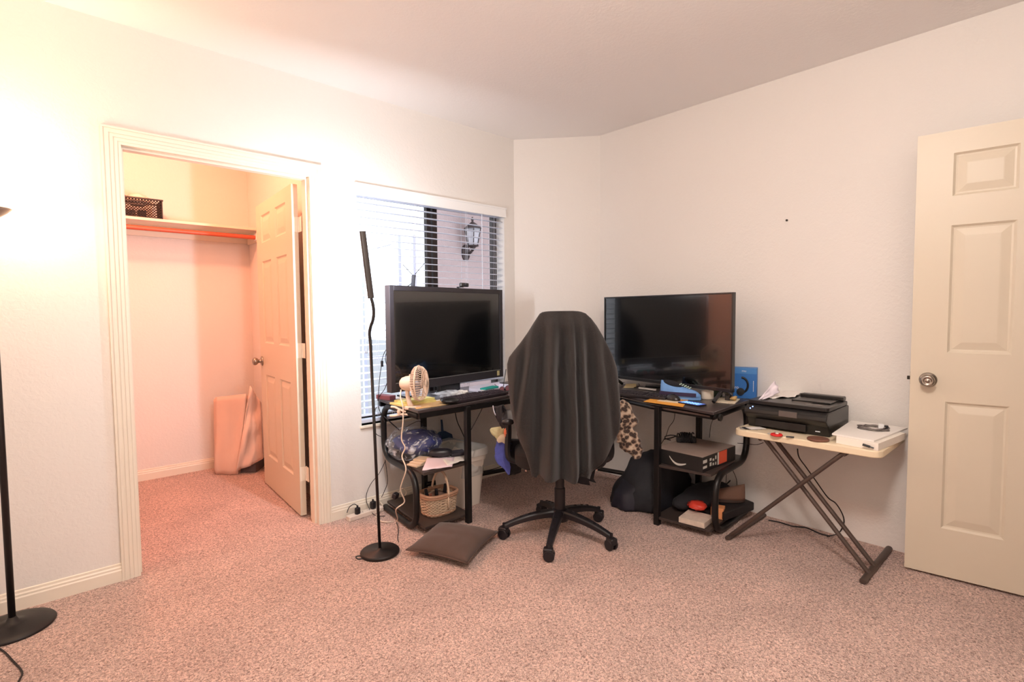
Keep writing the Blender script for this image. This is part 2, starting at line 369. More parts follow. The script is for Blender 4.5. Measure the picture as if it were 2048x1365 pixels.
bm = B(); q = py_(733, 700, A_-.012); cyl(bm, (q.x, A_-.006, 1.99), (q.x, A_-.006, q.z+.02), .0010, 6); cyl(bm, (q.x+.008, A_-.006, 1.99), (q.x+.008, A_-.006, q.z+.05), .0010, 6); obj('pull_cord', bm, BL, bt)
bm = B(); lathe(bm, [(0, .02), (.004, .02), (.008, -.018), (.007, -.022), (0, -.022)], (q.x, A_-.009, q.z), 12); obj('cord_tassel', bm, mat('clear_grey_plastic', srgb(150, 155, 165), .3), bt, smooth=True)
bm = B(); cyl(bm, (2.50, A_-.006, 1.99), (2.50, A_-.006, 1.30), .0035, 8); obj('tilt_wand', bm, BL, bt)

# ------------------------------------------------------------------ outside: ground, porch wall with lantern, added side wall and roof that dim it
STUC = wall_material('porch_stucco', srgb(172, 150, 146), .5)
bm = B(); box(bm, (-8, A_+T+.02, -.25), (14, 30, -.15)); o = struct('ground_outside', bm, mat('pale_concrete', srgb(120, 118, 116), .9, bump=.3, bscale=40))
bm = B(); box(bm, (3.275, 4.80, -.15), (7.2, 4.95, 3.2)); struct('wall_porch', bm, STUC)
bm = B(); box(bm, (5.2, 3.3, -.15), (5.35, 4.8, 3.2)); struct('wall_porch_light_block', bm, STUC)  # unseen side wall, added to keep sky light off the porch wall
bm = B(); box(bm, (3.2, A_+T, 2.75), (7.2, 4.9, 2.87)); struct('ceiling_porch_light_block', bm, CEIL)  # unseen roof, added so the porch wall gets less light
bm = B(); box(bm, (1.6, A_+T, -.15), (1.68, A_+T+.02, .4)); bm.free()
LM = mat('lantern_black', srgb(70, 58, 56), .5, .5)
P = py_(943, 470, 4.68)
lt = thing('wall_lantern', 'dark carriage lantern on the porch wall outside the window', 'lantern', (P.x, 4.80, P.z))
c = Vector((P.x, 4.66, P.z)); s_ = 4.7/4.5
bm = B(); lathe(bm, [(0, .195), (.008, .195), (.012, .175), (.020, .165), (.012, .155), (.014, .14), (.045, .12), (.085, .085), (.108, .07), (.108, .062), (.0, .062)], c, 6); obj('roof', bm, LM, lt)
bm = B()
for k in range(6):
    t = k*PI/3; cyl(bm, c+Vector((.098*math.cos(t), .098*math.sin(t), .065)), c+Vector((.060*math.cos(t), .060*math.sin(t), -.12)), .005, 6)
obj('cage', bm, LM, lt)
bm = B(); lathe(bm, [(.094, .062), (.056, -.118)], c, 6); obj('glass_shade', bm, mat('lantern_glass', srgb(200, 196, 200), .3, alpha=.45), lt)
bm = B(); lathe(bm, [(0, -.118), (.066, -.118), (.07, -.128), (.035, -.14), (.03, -.15), (.0, -.152)], c, 12); cyl(bm, c+Vector((0, 0, -.145)), c+Vector((0, 0, -.17)), .02, 10); tube(bm, [c+Vector((0, 0, -.17)), c+Vector((0, .05, -.20)), c+Vector((0, .13, -.19))], .014, 8); obj('arm', bm, LM, lt)
bm = B(); lathe(bm, [(0, .0), (.055, .0), (.055, .02), (.03, .035), (0, .035)], (0, 0, 0), 20, mtx=Matrix.Translation(Vector((P.x, 4.80, P.z-.19))) @ Matrix.Rotation(R(90), 4, 'X') @ Matrix.Scale(1.7, 4, (0, 1, 0))); obj('back_plate', bm, LM, lt)
# pale railing beyond the porch
rl = thing('patio_railing', 'pale thin railing standing in the glare outside the left window pane', 'railing', (2.4, 5.6, -.15))
RM = mat('pale_metal', srgb(215, 220, 240), .5)
for px in (725, 797, 827):
    a_ = py_(px, 470 if px > 750 else 520, 5.6); bm = B(); box(bm, (a_.x-.02, 5.58, -.15), (a_.x+.02, 5.62, a_.z)); obj('post', bm, RM, rl)
a_ = py_(740, 500, 5.6); b_ = py_(782, 489, 5.6); bm = B(); cyl(bm, a_, b_, .008); obj('brace', bm, RM, rl)
bm = B(); a_ = py_(725, 640, 5.6); box(bm, (a_.x, 5.585, .72), (a_.x+1.3, 5.615, .76)); obj('handrail', bm, RM, rl)

# ------------------------------------------------------------------ closet shelf, rod, basket
bm = B(); box(bm, (KX0, 4.49, 1.925), (KX1, KY1, 1.943)); box(bm, (KX0, KY1-.018, 1.85), (KX1, KY1, 1.925)); box(bm, (KX1-.018, 4.49, 1.84), (KX1, KY1-.018, 1.925)); sh = obj('closet_shelf', bm, TRIM, origin=(.5, 4.64, 1.925)); tag(sh, 'white painted shelf across the back of the closet', 'shelf')
rd = thing('closet_rod', 'reddish wooden hanging rod just under the closet shelf', 'rod', (.5, 4.53, 1.87))
bm = B(); cyl(bm, (KX0, 4.53, 1.873), (KX1-.018, 4.53, 1.873), .0165, 16); obj('rod', bm, mat('red_wood_rod', srgb(196, 92, 66), .4), rd, smooth=False)
bm = B(); box(bm, (KX1-.034, 4.50, 1.85), (KX1-.018, 4.56, 1.905)); obj('socket', bm, VINYL, rd, bevel=.004)
# pierced black plastic basket
BK = mat('black_plastic', srgb(38, 34, 34), .45)
a_ = py_(243, 437, 4.52); b_ = py_(326, 437, 4.52); bx0, bx1 = a_.x-.09, b_.x
bk = thing('storage_basket', 'black pierced plastic basket holding odds and ends on the closet shelf', 'basket', ((bx0+bx1)/2, 4.62, 1.943))
def lattice(bm, o, ux, uz, wd_, ht, nx, nz_, th):
    o = Vector(o); ux = Vector(ux); uz = Vector(uz); sx = wd_/nx; sz = ht/nz_
    for d in (1, -1):
        for k in range(-nz_, nx+1):
            pts = []
            for j in range(nz_+1):
                u = k+j if d > 0 else k+nz_-j
                if 0 <= u <= nx: pts.append(o+ux*(u*sx)+uz*(j*sz))
            if len(pts) > 1: tube(bm, [pts[0], pts[-1]], th, 4)
bm = B(); z0, z1 = 1.952, 2.078; y0, y1 = 4.52, 4.72
lattice(bm, (bx0+.005, y0, z0), (1, 0, 0), (0, 0, 1), bx1-bx0-.01, z1-z0, 18, 7, .0028)
lattice(bm, (bx1-.002, y0, z0), (0, 1, 0), (0, 0, 1), y1-y0, z1-z0, 11, 7, .0028)
lattice(bm, (bx0+.002, y0, z0), (0, 1, 0), (0, 0, 1), y1-y0, z1-z0, 11, 7, .0028)
box(bm, (bx0, y0-.004, 1.943), (bx1, y1, 1.953))
obj('side_lattice', bm, BK, bk)
bm = B(); 
for a, b in (((bx0-.004, y0-.008), (bx1+.004, y0+.004)), ((bx0-.004, y1-.004), (bx1+.004, y1+.006)), ((bx0-.004, y0), (bx0+.005, y1)), ((bx1-.005, y0), (bx1+.004, y1))): box(bm, (a[0], a[1], z1-.004), (b[0], b[1], z1+.006))
for x in (bx0, bx1-.006): box(bm, (x, y0-.004, 1.945), (x+.006, y0+.003, z1))
cxh = (bx0+bx1)/2; box(bm, (cxh-.055, y0-.006, 2.032), (cxh+.055, y0+.003, 2.038)); box(bm, (cxh-.055, y0-.006, 2.055), (cxh+.055, y0+.003, 2.061)); obj('rim', bm, BK, bk)
def crumple(name, label, cat, c, sx, sy, sz, m, seed=0, group=None, parent=None, amp=.35, fr=3, smooth=True, sub=3, rz=0):
    bm = B(); bmesh.ops.create_icosphere(bm, subdivisions=sub, radius=1)
    for v in bm.verts:
        n = v.co.normalized(); k = 1+amp*nz(n.x*fr+seed, n.y*fr, n.z*fr); v.co = Vector((n.x*sx*k, n.y*sy*k, n.z*sz*k))
    bmesh.ops.rotate(bm, verts=bm.verts, cent=(0, 0, 0), matrix=Matrix.Rotation(rz, 3, 'Z'))
    bmesh.ops.translate(bm, vec=Vector(c), verts=bm.verts)
    if parent: return obj(name, bm, m, parent, smooth=smooth)
    return tag(obj(name, bm, m, smooth=smooth, origin=(c[0], c[1], c[2]-sz)), label, cat, group)
crumple('white_cloth', 'crumpled white cloth sticking out of the black shelf basket', 'cloth', (cxh+.03, 4.60, 2.078), .07, .05, .045, mat('white_cloth', srgb(226, 214, 204), .9), 3)
crumple('red_pouch', 'small red pouch in the left of the black shelf basket', 'pouch', (cxh-.07, 4.58, 2.075), .03, .04, .045, mat('red_fabric', srgb(176, 60, 52), .8), 5)
bm = B(); box(bm, (cxh-.075, 4.56, 1.953), (cxh+.01, 4.66, 2.0)); tag(obj('grey_case', bm, mat('grey_plastic', srgb(95, 92, 96), .5), bevel=.01, origin=(cxh-.03, 4.61, 1.953)), 'grey case inside the black shelf basket', 'case')
bm = B(); box(bm, (cxh+.02, 4.53, 1.953), (cxh+.07, 4.56, 2.0)); tag(obj('slate_wallet', bm, mat('slate_fabric', srgb(70, 78, 96), .7), bevel=.008, origin=(cxh+.06, 4.545, 1.953)), 'slate coloured wallet pressed to the front of the black shelf basket', 'wallet')

# folded pinkish board and paper bundle leaning in the closet corner
PAPER = mat('kraft_pink_paper', srgb(226, 196, 180), .85, noise=.05, nscale=8, bump=.2, bscale=30)
def sheet(bm, P, nu, nv, f, amp, seed):     # bilinear sheet through 4 corners with crumple
    vs = []
    P = [Vector(p) for p in P]; n = (P[1]-P[0]).cross(P[3]-P[0]).normalized()
    for j in range(nv+1):
        row = []
        for i in range(nu+1):
            u, v = i/nu, j/nv; q = (P[0]*(1-u)+P[1]*u)*(1-v)+(P[3]*(1-u)+P[2]*u)*v
            row.append(bm.verts.new(q+n*amp*(nz(u*f+seed, v*f, seed)+.4*abs(nz(u*f*3, v*f*3, seed)))))
        vs.append(row)
    for j in range(nv):
        for i in range(nu): bm.faces.new([vs[j][i], vs[j][i+1], vs[j+1][i+1], vs[j+1][i]])
    return bm

PB0 = Vector((1.10, 4.50, 0)); e0 = lambda x, y, d=0: pv(x, y, PB0+fwd*d)
pk = thing('folded_paper', 'stack of folded pinkish kraft paper leaning in the closet beside the door', 'paper', fz(e0(455, 950), 0))
for k in range(3):
    d = .035*k; s_ = -3*k
    bm = B(); sheet(bm, [fz(e0(432+s_*.4, 955, d), .004), fz(e0(476, 945, d), .004+.006*k), e0(494-s_*.3, 788+2*k, d+.03), e0(431+s_*.5, 795+3*k, d+.03)], 12, 16, 2.2, .022, 2+k); obj('fold', bm, PAPER, pk, smooth=True, solid=.006)
bm = B(); sheet(bm, [e0(472, 945, -.05), e0(526, 918, .06), e0(522, 806, .08), e0(500, 772, .03)], 16, 18, 3, .05, 5)
tag(obj('crumpled_paper', bm, mat('kraft_pink_paper_b', srgb(236, 208, 194), .85, noise=.05, nscale=8), smooth=True, solid=.004, origin=fz(e0(500, 940), 0)), 'crumpled pinkish paper sheet propped up between folded stack and closet door', 'paper')
q = e0(506, 938, .14); bm = B(); box(bm, (-.09, -.06, 0), (.09, .06, .07), M4((q.x, q.y, .002), .9)); tag(obj('grey_box', bm, mat('dark_grey_box', srgb(96, 84, 84), .7), bevel=.004, origin=(q.x, q.y, .002)), 'dark grey box peeking out under the crumpled paper in the closet', 'box')

# ------------------------------------------------------------------ floor lamps
LAMPM = mat('black_lamp_metal', srgb(34, 30, 30), .45, .3)
LAMPG = mat('grey_lamp_metal', srgb(150, 135, 125), .4, .6)
def emis(name, col, s):
    m = bpy.data.materials.new(name); m.use_nodes = True; nt = m.node_tree; nt.nodes.remove(nt.nodes['Principled BSDF'])
    e = nt.nodes.new('ShaderNodeEmission'); e.inputs[0].default_value = col; e.inputs[1].default_value = s; nt.links.new(e.outputs[0], nt.nodes['Material Output'].inputs[0]); return m
LA = Vector((-.100, 2.870, 0))
la = thing('torchiere_lamp', 'black torchiere floor lamp at the left edge with a glowing bowl shade', 'floor lamp', LA)
bm = B(); lathe(bm, [(0, 0), (.132, 0), (.136, .006), (.132, .012), (.10, .020), (.05, .027), (.02, .034), (.0125, .05), (0, .05)], LA, 48); obj('base', bm, LAMPM, la, smooth=True)
bm = B(); cyl(bm, LA+Vector((0, 0, .04)), LA+Vector((0, 0, 1.63)), .0118, 16); obj('pole', bm, LAMPM, la, smooth=True)
bm = B(); lathe(bm, [(.0118, 1.60), (.016, 1.615), (.03, 1.635), (.055, 1.655), (.072, 1.672), (.070, 1.675), (0, 1.662)], LA, 32); obj('cup', bm, LAMPG, la, smooth=True)
bm = B(); lathe(bm, [(.02, 1.672), (.066, 1.677), (.105, 1.70), (.14, 1.735), (.165, 1.775), (.162, 1.778), (.136, 1.74), (.10, 1.708), (.06, 1.684), (.02, 1.68)], LA, 40); obj('bowl_shade', bm, emis('glowing_bowl', (1.0, .66, .42, 1), 14.5), la, smooth=True)
bm = B(); tube(bm, smoothp([pz(-30, 1290, .004), pz(2, 1300, .004), pz(25, 1322, .004), pz(44, 1345, .004), pz(36, 1366, .004), pz(20, 1400, .004)], 6), .0035, 6); obj('cord', bm, LAMPM, la)

LB = Vector((1.300, 2.449, 0))
lb = thing('reading_lamp', 'slim black gooseneck floor lamp with bar head standing before the window', 'floor lamp', LB)
bm = B(); lathe(bm, [(0, 0), (.097, 0), (.100, .004), (.100, .014), (.094, .020), (.014, .022), (.010, .03), (0, .03)], LB, 48); obj('base', bm, LAMPM, lb, smooth=True)
bm = B(); cyl(bm, LB+Vector((0, 0, .02)), Vector((1.279, 2.460, 1.10)), .0078, 14); obj('pole', bm, LAMPM, lb, smooth=True)
neck = [Vector((1.279, 2.460, 1.09))]+[pv(x, y, LB) for x, y in ((740.5, 682), (739, 668), (741, 655), (746, 640), (747.5, 625), (746, 610), (742.5, 597))]
bm = B(); tube(bm, smoothp(neck, 8), .0078, 10); obj('gooseneck', bm, LAMPM, lb, smooth=True)
h0, h1 = pv(742, 597, LB), pv(725, 463, LB); ax = (h1-h0).normalized()
face = (Vector((.15, 1, .25))-ax*Vector((.15, 1, .25)).dot(ax)).normalized(); sd = ax.cross(face)
bm = B(); hm = Matrix((sd, face, ax)).transposed().to_4x4(); hm.translation = h0
for r_, za, zb in ((.0135, 0, (h1-h0).length),):
    prism(bm, [(x, y) for x, y in rrect(.031, .015, .006)], 0, zb, hm)
obj('lamp_head', bm, LAMPG if False else mat('grey_black_metal', srgb(64, 58, 56), .4, .4), lb, bevel=.002)
bm = B(); L_ = (h1-h0).length; box(bm, (-.010, .0078, .03), (.010, .0085, L_-.02), hm); obj('led_strip', bm, emis('led_white', (.82, .9, 1, 1), 30), lb)
ledc = h0+ax*(L_*.55)+face*.014
l = area('led_light', ledc, ledc+face, 7.5, (.88, .93, 1.0), .02, .30)
l.matrix_world = Matrix((sd, ax, -face)).transposed().to_4x4(); l.matrix_world.translation = ledc; l.data.size = .02; l.data.size_y = .30
bm = B(); tube(bm, smoothp([pz(733, 1109, .004), pz(722, 1112, .004), pz(712, 1114, .004), pz(716, 1119, .004), pz(728, 1117, .004)], 6), .003, 6); obj('cord', bm, LAMPM, lb)

# ------------------------------------------------------------------ corner desk
DT = mat('charcoal_desktop', srgb(66, 58, 58), .3, noise=.12, nscale=90)
DM = mat('black_tube_steel', srgb(26, 24, 25), .38, .3)
DS = mat('desk_shelf_laminate', srgb(62, 52, 48), .4, noise=.1, nscale=60)
DZ = .72
desk = thing('corner_desk', 'large black tube-framed corner desk with charcoal tops and end shelves', 'desk', (2.75, 2.55, 0))
def top(name, pts, z=DZ, t=.018, m=DT): return obj(name, prism(B(), pts, z-t, z), m, desk, bevel=.004)
top('desktop', [(1.60, 3.01), (1.548, 2.452), (1.85, 2.455), (2.248, 2.488), (2.252, 3.015)])
top('desktop', [(2.255, 3.015), (2.251, 2.488), (2.40, 2.45), (2.56, 2.355), (2.70, 2.20), (2.782, 1.99), (3.215, 1.995), (3.215, 2.44), (2.80, 2.95), (2.75, 3.015)])
top('desktop', [(2.782, 1.986), (2.70, 1.72), (2.63, 1.30), (3.15, 1.335), (3.215, 1.99)])
def sframe(F, Rr):        # S-shaped end frame between a front and a rear point
    F = Vector(F); Rr = Vector(Rr); d = Rr-F
    P = lambda t, z: F+d*t+Vector((0, 0, z))
    pts = [P(-.06, .683), P(.99, .683), P(.99, .345), P(.02, .345), P(.02, .020), P(.99, .020)]
    return tube(B(), fillet(pts, .13, 10), .0185, 14)
obj('end_frame', sframe((1.57, 2.51, 0), (1.628, 2.985, 0)), DM, desk, smooth=True)
obj('end_frame', sframe((2.72, 1.335, 0), (3.205, 1.370, 0)), DM, desk, smooth=True)
def post(x, y, z1=.70, s=.016): return obj('leg', box(B(), (x-s, y-s, 0), (x+s, y+s, z1)), DM, desk, bevel=.003)
post(1.885, 2.448); post(1.925, 2.98); post(2.668, 1.656); post(3.20, 1.68); post(2.93, 2.72)
obj('rail', box(B(), (1.56, 2.455, .672), (2.25, 2.485, .702)), DM, desk); obj('rail', box(B(), (1.60, 2.96, .672), (2.30, 2.985, .702)), DM, desk)
bm = B(); tube(bm, [(2.665, 1.33, .685), (2.70, 1.72, .685), (2.78, 1.99, .685)], .014, 8); obj('rail', bm, DM, desk); obj('rail', box(B(), (3.17, 1.35, .672), (3.20, 2.30, .702)), DM, desk)
bm = B(); tube(bm, [(2.25, 2.47, .685), (2.56, 2.34, .685), (2.78, 1.99, .685)], .014, 8); obj('rail', bm, DM, desk)
obj('crossbar', tube(B(), [(1.925, 2.965, .10), (2.90, 2.965-.2, .10)], .016, 8), DM, desk)
obj('crossbar', tube(B(), [(3.185, 1.68, .10), (2.97, 2.70, .10)], .016, 8), DM, desk)
obj('cap', lathe(B(), [(0, 0), (.019, 0), (.019, .012), (0, .014)], n=14, mtx=M4((2.695, 1.30, .683)) @ Matrix.Rotation(R(100), 4, 'X')), DM, desk)
# shelves: middle and bottom on both ends
for zt in (.362, .052):
    t = .016
    obj('shelf', prism(B(), [(1.585, 2.46), (1.905, 2.46), (1.945, 2.99), (1.645, 2.99)], zt-t, zt), DS, desk, bevel=.003)
    obj('shelf', prism(B(), [(2.655, 1.67), (2.70, 1.345), (3.20, 1.38), (3.185, 1.70)], zt-t, zt), DS, desk, bevel=.003)
for P in (((1.57, 2.47, .0), (1.885, 2.45, .0)), ):
    pass

# ------------------------------------------------------------------ televisions used as monitors
TVB = mat('tv_bezel_black', srgb(30, 29, 31), .3, coat=.3)
SCR = mat('tv_screen', srgb(7, 8, 10), .13, spec=1.0, coat=.8)
SILV = mat('silver_trim', srgb(190, 190, 190), .3, .8)
def tv(root, wd_, ht, bz, chin, th, zb, bezel=TVB):    # local: x along width, -y front, z up; origin at the stand's foot
    bm = B(); hw = wd_/2
    for a, b in (((-hw, 0, zb), (-hw+bz, th, zb+ht)), ((hw-bz, 0, zb), (hw, th, zb+ht)), ((-hw+bz, 0, zb+ht-bz), (hw-bz, th, zb+ht)), ((-hw+bz, 0, zb), (hw-bz, th, zb+chin))): box(bm, a, b)
    obj('bezel', bm, bezel, root, bevel=.002, local=True)
    obj('screen', box(B(), (-hw+bz, .006, zb+chin), (hw-bz, .010, zb+ht-bz)), SCR, root, local=True)
    bm = B(); box(bm, (-hw+.01, th*.6, zb+.01), (hw-.01, th+.004, zb+ht-.01)); box(bm, (-hw*.6, th, zb+.02), (hw*.6, th+.035, zb+ht*.6)); obj('back_cover', bm, TVB, root, bevel=.006, local=True)
a1 = YAW-R(39.7); c1 = (Vector((1.526, 2.677, 0))+Vector((2.484, 2.809, 0)))/2
t1 = thing('television', 'large dark television with wider grey bezel on the desk before the window', 'television', (c1.x, c1.y, DZ), a1)
GB = mat('tv_bezel_grey', srgb(50, 46, 50), .4, .1)
tv(t1, .985, .62, .030, .052, .045, .80-DZ-.005, GB)
obj('trim_line', box(B(), (-.46, -.001, .80-DZ+.046), (.463, .001, .80-DZ+.050)), SILV, t1, local=True)
bm = B(); prism(bm, rrect(.50, .22, .03), 0, .014, Matrix.Translation((0, .03, 0))); obj('stand_base', bm, mat('silver_plastic', srgb(120, 120, 128), .3, .3), t1, bevel=.003, local=True)
bm = B(); box(bm, (-.09, .03, .012), (.09, .065, .12)); obj('stand_neck', bm, TVB, t1, bevel=.004, local=True)
obj('bezel_slot', box(B(), (.468, -.001, .12), (.4715, .001, .60)), TVB, t1, local=True)
obj('sticker', box(B(), (.425, -.0015, .088), (.450, .0, .122)), mat('yellow_sticker', srgb(190, 178, 130), .7), t1, local=True)
a2 = YAW+R(36.3)-PI; P2 = Vector((2.928, 1.342, 0)); Q2 = Vector((3.0360, 2.327, 0)); c2 = (P2+Q2)/2
t2 = thing('television', 'large thin-bezel black television on the right wing of the desk', 'television', (c2.x, c2.y, DZ), a2)
tv(t2, .992, .572, .010, .020, .03, .785-DZ)
for s in (-1, 1):
    bm = B(); x = s*.43; tube(bm, [(x, -.075, .012), (x, -.01, .055), (x, .02, .07), (x, .05, .055), (x, .12, .012)], .011, 8); obj('stand_foot', bm, TVB, t2, local=True)
def on_tv(root, lx, ly, lz): return wmat(root) @ Vector((lx, ly, lz))
# webcam on the left television, antenna behind it
q = pp(931, 577, (1.526, 2.677, 0), a1)
wc = thing('webcam', 'small dark webcam perched on the top edge of the left television', 'webcam', (q.x, q.y+.02, 1.421), a1)
bm = B(); prism(bm, rrect(.075, .028, .012), .004, .030, Matrix.Translation((0, -.004, 0))); obj('body', bm, TVB, wc, bevel=.006, local=True)
bm = B(); lathe(bm, [(0, 0), (.009, 0), (.009, .004), (0, .006)], n=16, mtx=Matrix.Translation((0, -.018, .017)) @ Matrix.Rotation(R(90), 4, 'X')); obj('lens', bm, mat('lens_glass', srgb(60, 62, 70), .1), wc, local=True)
bm = B(); box(bm, (-.035, -.012, -.001), (-.012, .03, .005)); box(bm, (-.03, .026, -.04), (-.014, .03, .004)); obj('clip', bm, TVB, wc, local=True)
AW = Vector((1.76, 2.90, 0))
an = thing('antenna', 'small rabbit-ear antenna rising behind the left television', 'antenna', (AW.x, AW.y, DZ))
e = lambda x, y: pv(x, y, AW)
bm = B(); cyl(bm, AW+Vector((0, 0, DZ+.01)), e(825.5, 573), .006, 8); box(bm, (AW.x-.05, AW.y-.05, DZ), (AW.x+.05, AW.y+.05, DZ+.015)); obj('mast', bm, DM, an)
bm = B(); tube(bm, [e(825.5, 574), e(827.5, 550)], .013, 8); obj('head', bm, mat('grey_antenna', srgb(52, 54, 64), .5), an)
for x, y, x0 in ((806, 530, 824), (849, 527, 830)):
    bm = B(); cyl(bm, e(x0, 549), e(x, y), .0022, 6); obj('rod', bm, DM, an)
bm = B(); tube(bm, smoothp([e(825, 566), e(818, 571), e(812, 574)], 4), .003, 6); obj('cable', bm, DM, an)

# ------------------------------------------------------------------ swivel chair with blanket
CP = Vector((2.147, 1.952, 0)); FRW = Vector((math.cos(YAW), math.sin(YAW), 0)); RT = Vector((math.sin(YAW), -math.cos(YAW), 0))
ch = thing('swivel_chair', 'black swivel office chair on a five-star castor base under a blanket', 'chair', CP)
CM = mat('chair_black_plastic', srgb(26, 23, 28), .42)
bm = B(); lathe(bm, [(0, .10), (.026, .10), (.034, .115), (.034, .15), (.030, .155), (.030, .27), (.0245, .275), (.0245, .40), (0, .40)], CP, 20); obj('gas_column', bm, CM, ch, smooth=False, bevel=.002)
bm = B(); lathe(bm, [(0, .085), (.045, .088), (.052, .12), (.045, .15), (.034, .155), (0, .155)], CP, 24); obj('hub', bm, CM, ch, smooth=True)
feet = [(1.882, 2.14), (1.844, 1.761), (2.208, 1.626), (2.473, 1.924), (2.328, 2.308)]
for i, (x, y) in enumerate(feet):
    E_ = Vector((x, y, 0)); d = (E_-CP).normalized(); E_ = CP+d*.30; s = Vector((-d.y, d.x, 0))
    bm = B(); prof = []
    for k in range(9):
        t = k/8; c = CP+d*(.03+.285*t); zt = .152-.012*t-.055*t*t; w_ = .026-.010*t; h_ = .040-.012*t
        rg = [bm.verts.new(c+s*a*w_+Vector((0, 0, zt-b*h_))) for a, b in ((-1, .25), (-.7, 0), (.7, 0), (1, .25), (1, 1), (-1, 1))]
        if prof:
            for j in range(6): bm.faces.new([prof[j], prof[(j+1) % 6], rg[(j+1) % 6], rg[j]])
        else: bm.faces.new(rg)
        prof = rg
    bm.faces.new(prof[::-1]); arm = obj('base_arm', bm, CM, ch, bevel=.003)
    for t in (.30, .48, .64):
        bm = B(); c = CP+d*(.03+.285*t)+Vector((0, 0, .152-.012*t-.055*t*t+.0008)); bm2 = [c+d*math.cos(u)*.014+s*math.sin(u)*.008 for u in [j*PI/5 for j in range(10)]]
        lo = [bm.verts.new(v) for v in bm2]; hi = [bm.verts.new(v+Vector((0, 0, -.004))) for v in bm2]; bm.faces.new(lo)
        for j in range(10): bm.faces.new([lo[j], lo[(j+1) % 10], hi[(j+1) % 10], hi[j]])
        obj('slot', bm, mat('slot_black', srgb(14, 12, 14), .7), arm)
    E_ = CP+d*.315; ang = math.atan2(d.y, d.x)+[.9, .1, 1.2, .5, 2.0][i]; u = Vector((math.cos(ang), math.sin(ang), 0)); c = E_+Vector((0, 0, .0))
    bm = B()
    for sg in (-1, 1): cyl(bm, c+u*(sg*.008)+Vector((0, 0, .029)), c+u*(sg*.024)+Vector((0, 0, .029)), .029, 20)
    cast = obj('castor', bm, CM, ch, bevel=.003, asm=50)
    bm = B(); box(bm, (-.022, -.030, .03), (.022, .022, .068), M4(c, ang)); obj('castor_hood', bm, CM, cast, bevel=.010)
    bm = B(); cyl(bm, c+Vector((0, 0, .06)), c+Vector((0, 0, .088)), .010, 10); obj('castor_stem', bm, CM, cast)
bm = B(); box(bm, (-.11, -.08, .37), (.12, .08, .415), M4(CP, YAW)); obj('tilt_mechanism', bm, CM, ch, bevel=.01)
bm = B(); prism(bm, rrect(.48, .50, .12, 6), .415, .50, M4(CP+FRW*.06, YAW)); obj('seat', bm, mat('chair_black_fabric', srgb(34, 32, 34), .9), ch, bevel=.03, bseg=4)
BP = CP-FRW*.175
bm = B(); m_ = M4(BP, YAW-PI/2)
prev = None
for k in range(13):
    t = k/12; z = .50+.70*t; w_ = .245*math.sin(min(1, (t+.25)/.45)*PI/2)*(1-.55*max(0, (t-.55)/.45)**2); rg = [bm.verts.new(m_ @ Vector((a*w_, b*.035-.03*t, z))) for a, b in ((-1, 0), (-.8, -1), (.8, -1), (1, 0), (.8, 1), (-.8, 1))]
    if prev:
        for j in range(6): bm.faces.new([prev[j], prev[(j+1) % 6], rg[(j+1) % 6], rg[j]])
    else: bm.faces.new(rg)
    prev = rg
bm.faces.new(prev[::-1]); obj('backrest', bm, mat('chair_black_fabric', srgb(34, 32, 34), .9), ch, bevel=.01)
bm = B(); tube(bm, smoothp([CP-FRW*.05+Vector((0, 0, .39)), BP+FRW*.03+Vector((0, 0, .40)), BP+FRW*.03+Vector((0, 0, .54))], 6), .018, 8); obj('back_support', bm, CM, ch)
for s in (-1, 1):
    c = CP+RT*(.285*s)
    bm = B(); tube(bm, smoothp([c-RT*.06*s+Vector((0, 0, .42)), c+FRW*.0+Vector((0, 0, .45)), c+FRW*.02+Vector((0, 0, .58)), c+FRW*.02+Vector((0, 0, .66))], 6), .018, 8); obj('arm_support', bm, CM, ch)
    bm = B(); P_ = [c-FRW*.15+Vector((0, 0, .675)), c-FRW*.05+Vector((0, 0, .685)), c+FRW*.10+Vector((0, 0, .68)), c+FRW*.17+Vector((0, 0, .655))]; tube(bm, smoothp(P_, 6), .034, 10, flat=.5); obj('armrest', bm, mat('armrest_gloss', srgb(46, 44, 48), .25), ch, smooth=True)
# blanket: closed drape over the backrest
FAB = bpy.data.materials.new('charcoal_fleece'); FAB.use_nodes = True; nt = FAB.node_tree; b_ = nt.nodes['Principled BSDF']
b_.inputs['Roughness'].default_value = .95; b_.inputs['Sheen Weight'].default_value = .12; b_.inputs['Sheen Roughness'].default_value = .5
tc = nt.nodes.new('ShaderNodeTexCoord'); n_ = nt.nodes.new('ShaderNodeTexNoise'); n_.inputs['Scale'].default_value = 420; n_.inputs['Detail'].default_value = 3
rp = nt.nodes.new('ShaderNodeValToRGB'); rp.color_ramp.elements[0].position = .3; rp.color_ramp.elements[0].color = srgb(20, 18, 18); rp.color_ramp.elements[1].position = .75; rp.color_ramp.elements[1].color = srgb(54, 48, 47)
bp_ = nt.nodes.new('ShaderNodeBump'); bp_.inputs['Strength'].default_value = .5; bp_.inputs['Distance'].default_value = .002
nt.links.new(tc.outputs['Object'], n_.inputs['Vector']); nt.links.new(n_.outputs['Fac'], rp.inputs[0]); nt.links.new(rp.outputs[0], b_.inputs['Base Color']); nt.links.new(n_.outputs['Fac'], bp_.inputs['Height']); nt.links.new(bp_.outputs[0], b_.inputs['Normal'])
def interp(tab, z):
    tab = sorted(tab)
    if z <= tab[0][0]: return tab[0][1]
    for (a, va), (b, vb) in zip(tab, tab[1:]):
        if z <= b: t = (z-a)/(b-a); t = t*t*(3-2*t) if False else t; return va+(vb-va)*t
    return tab[-1][1]
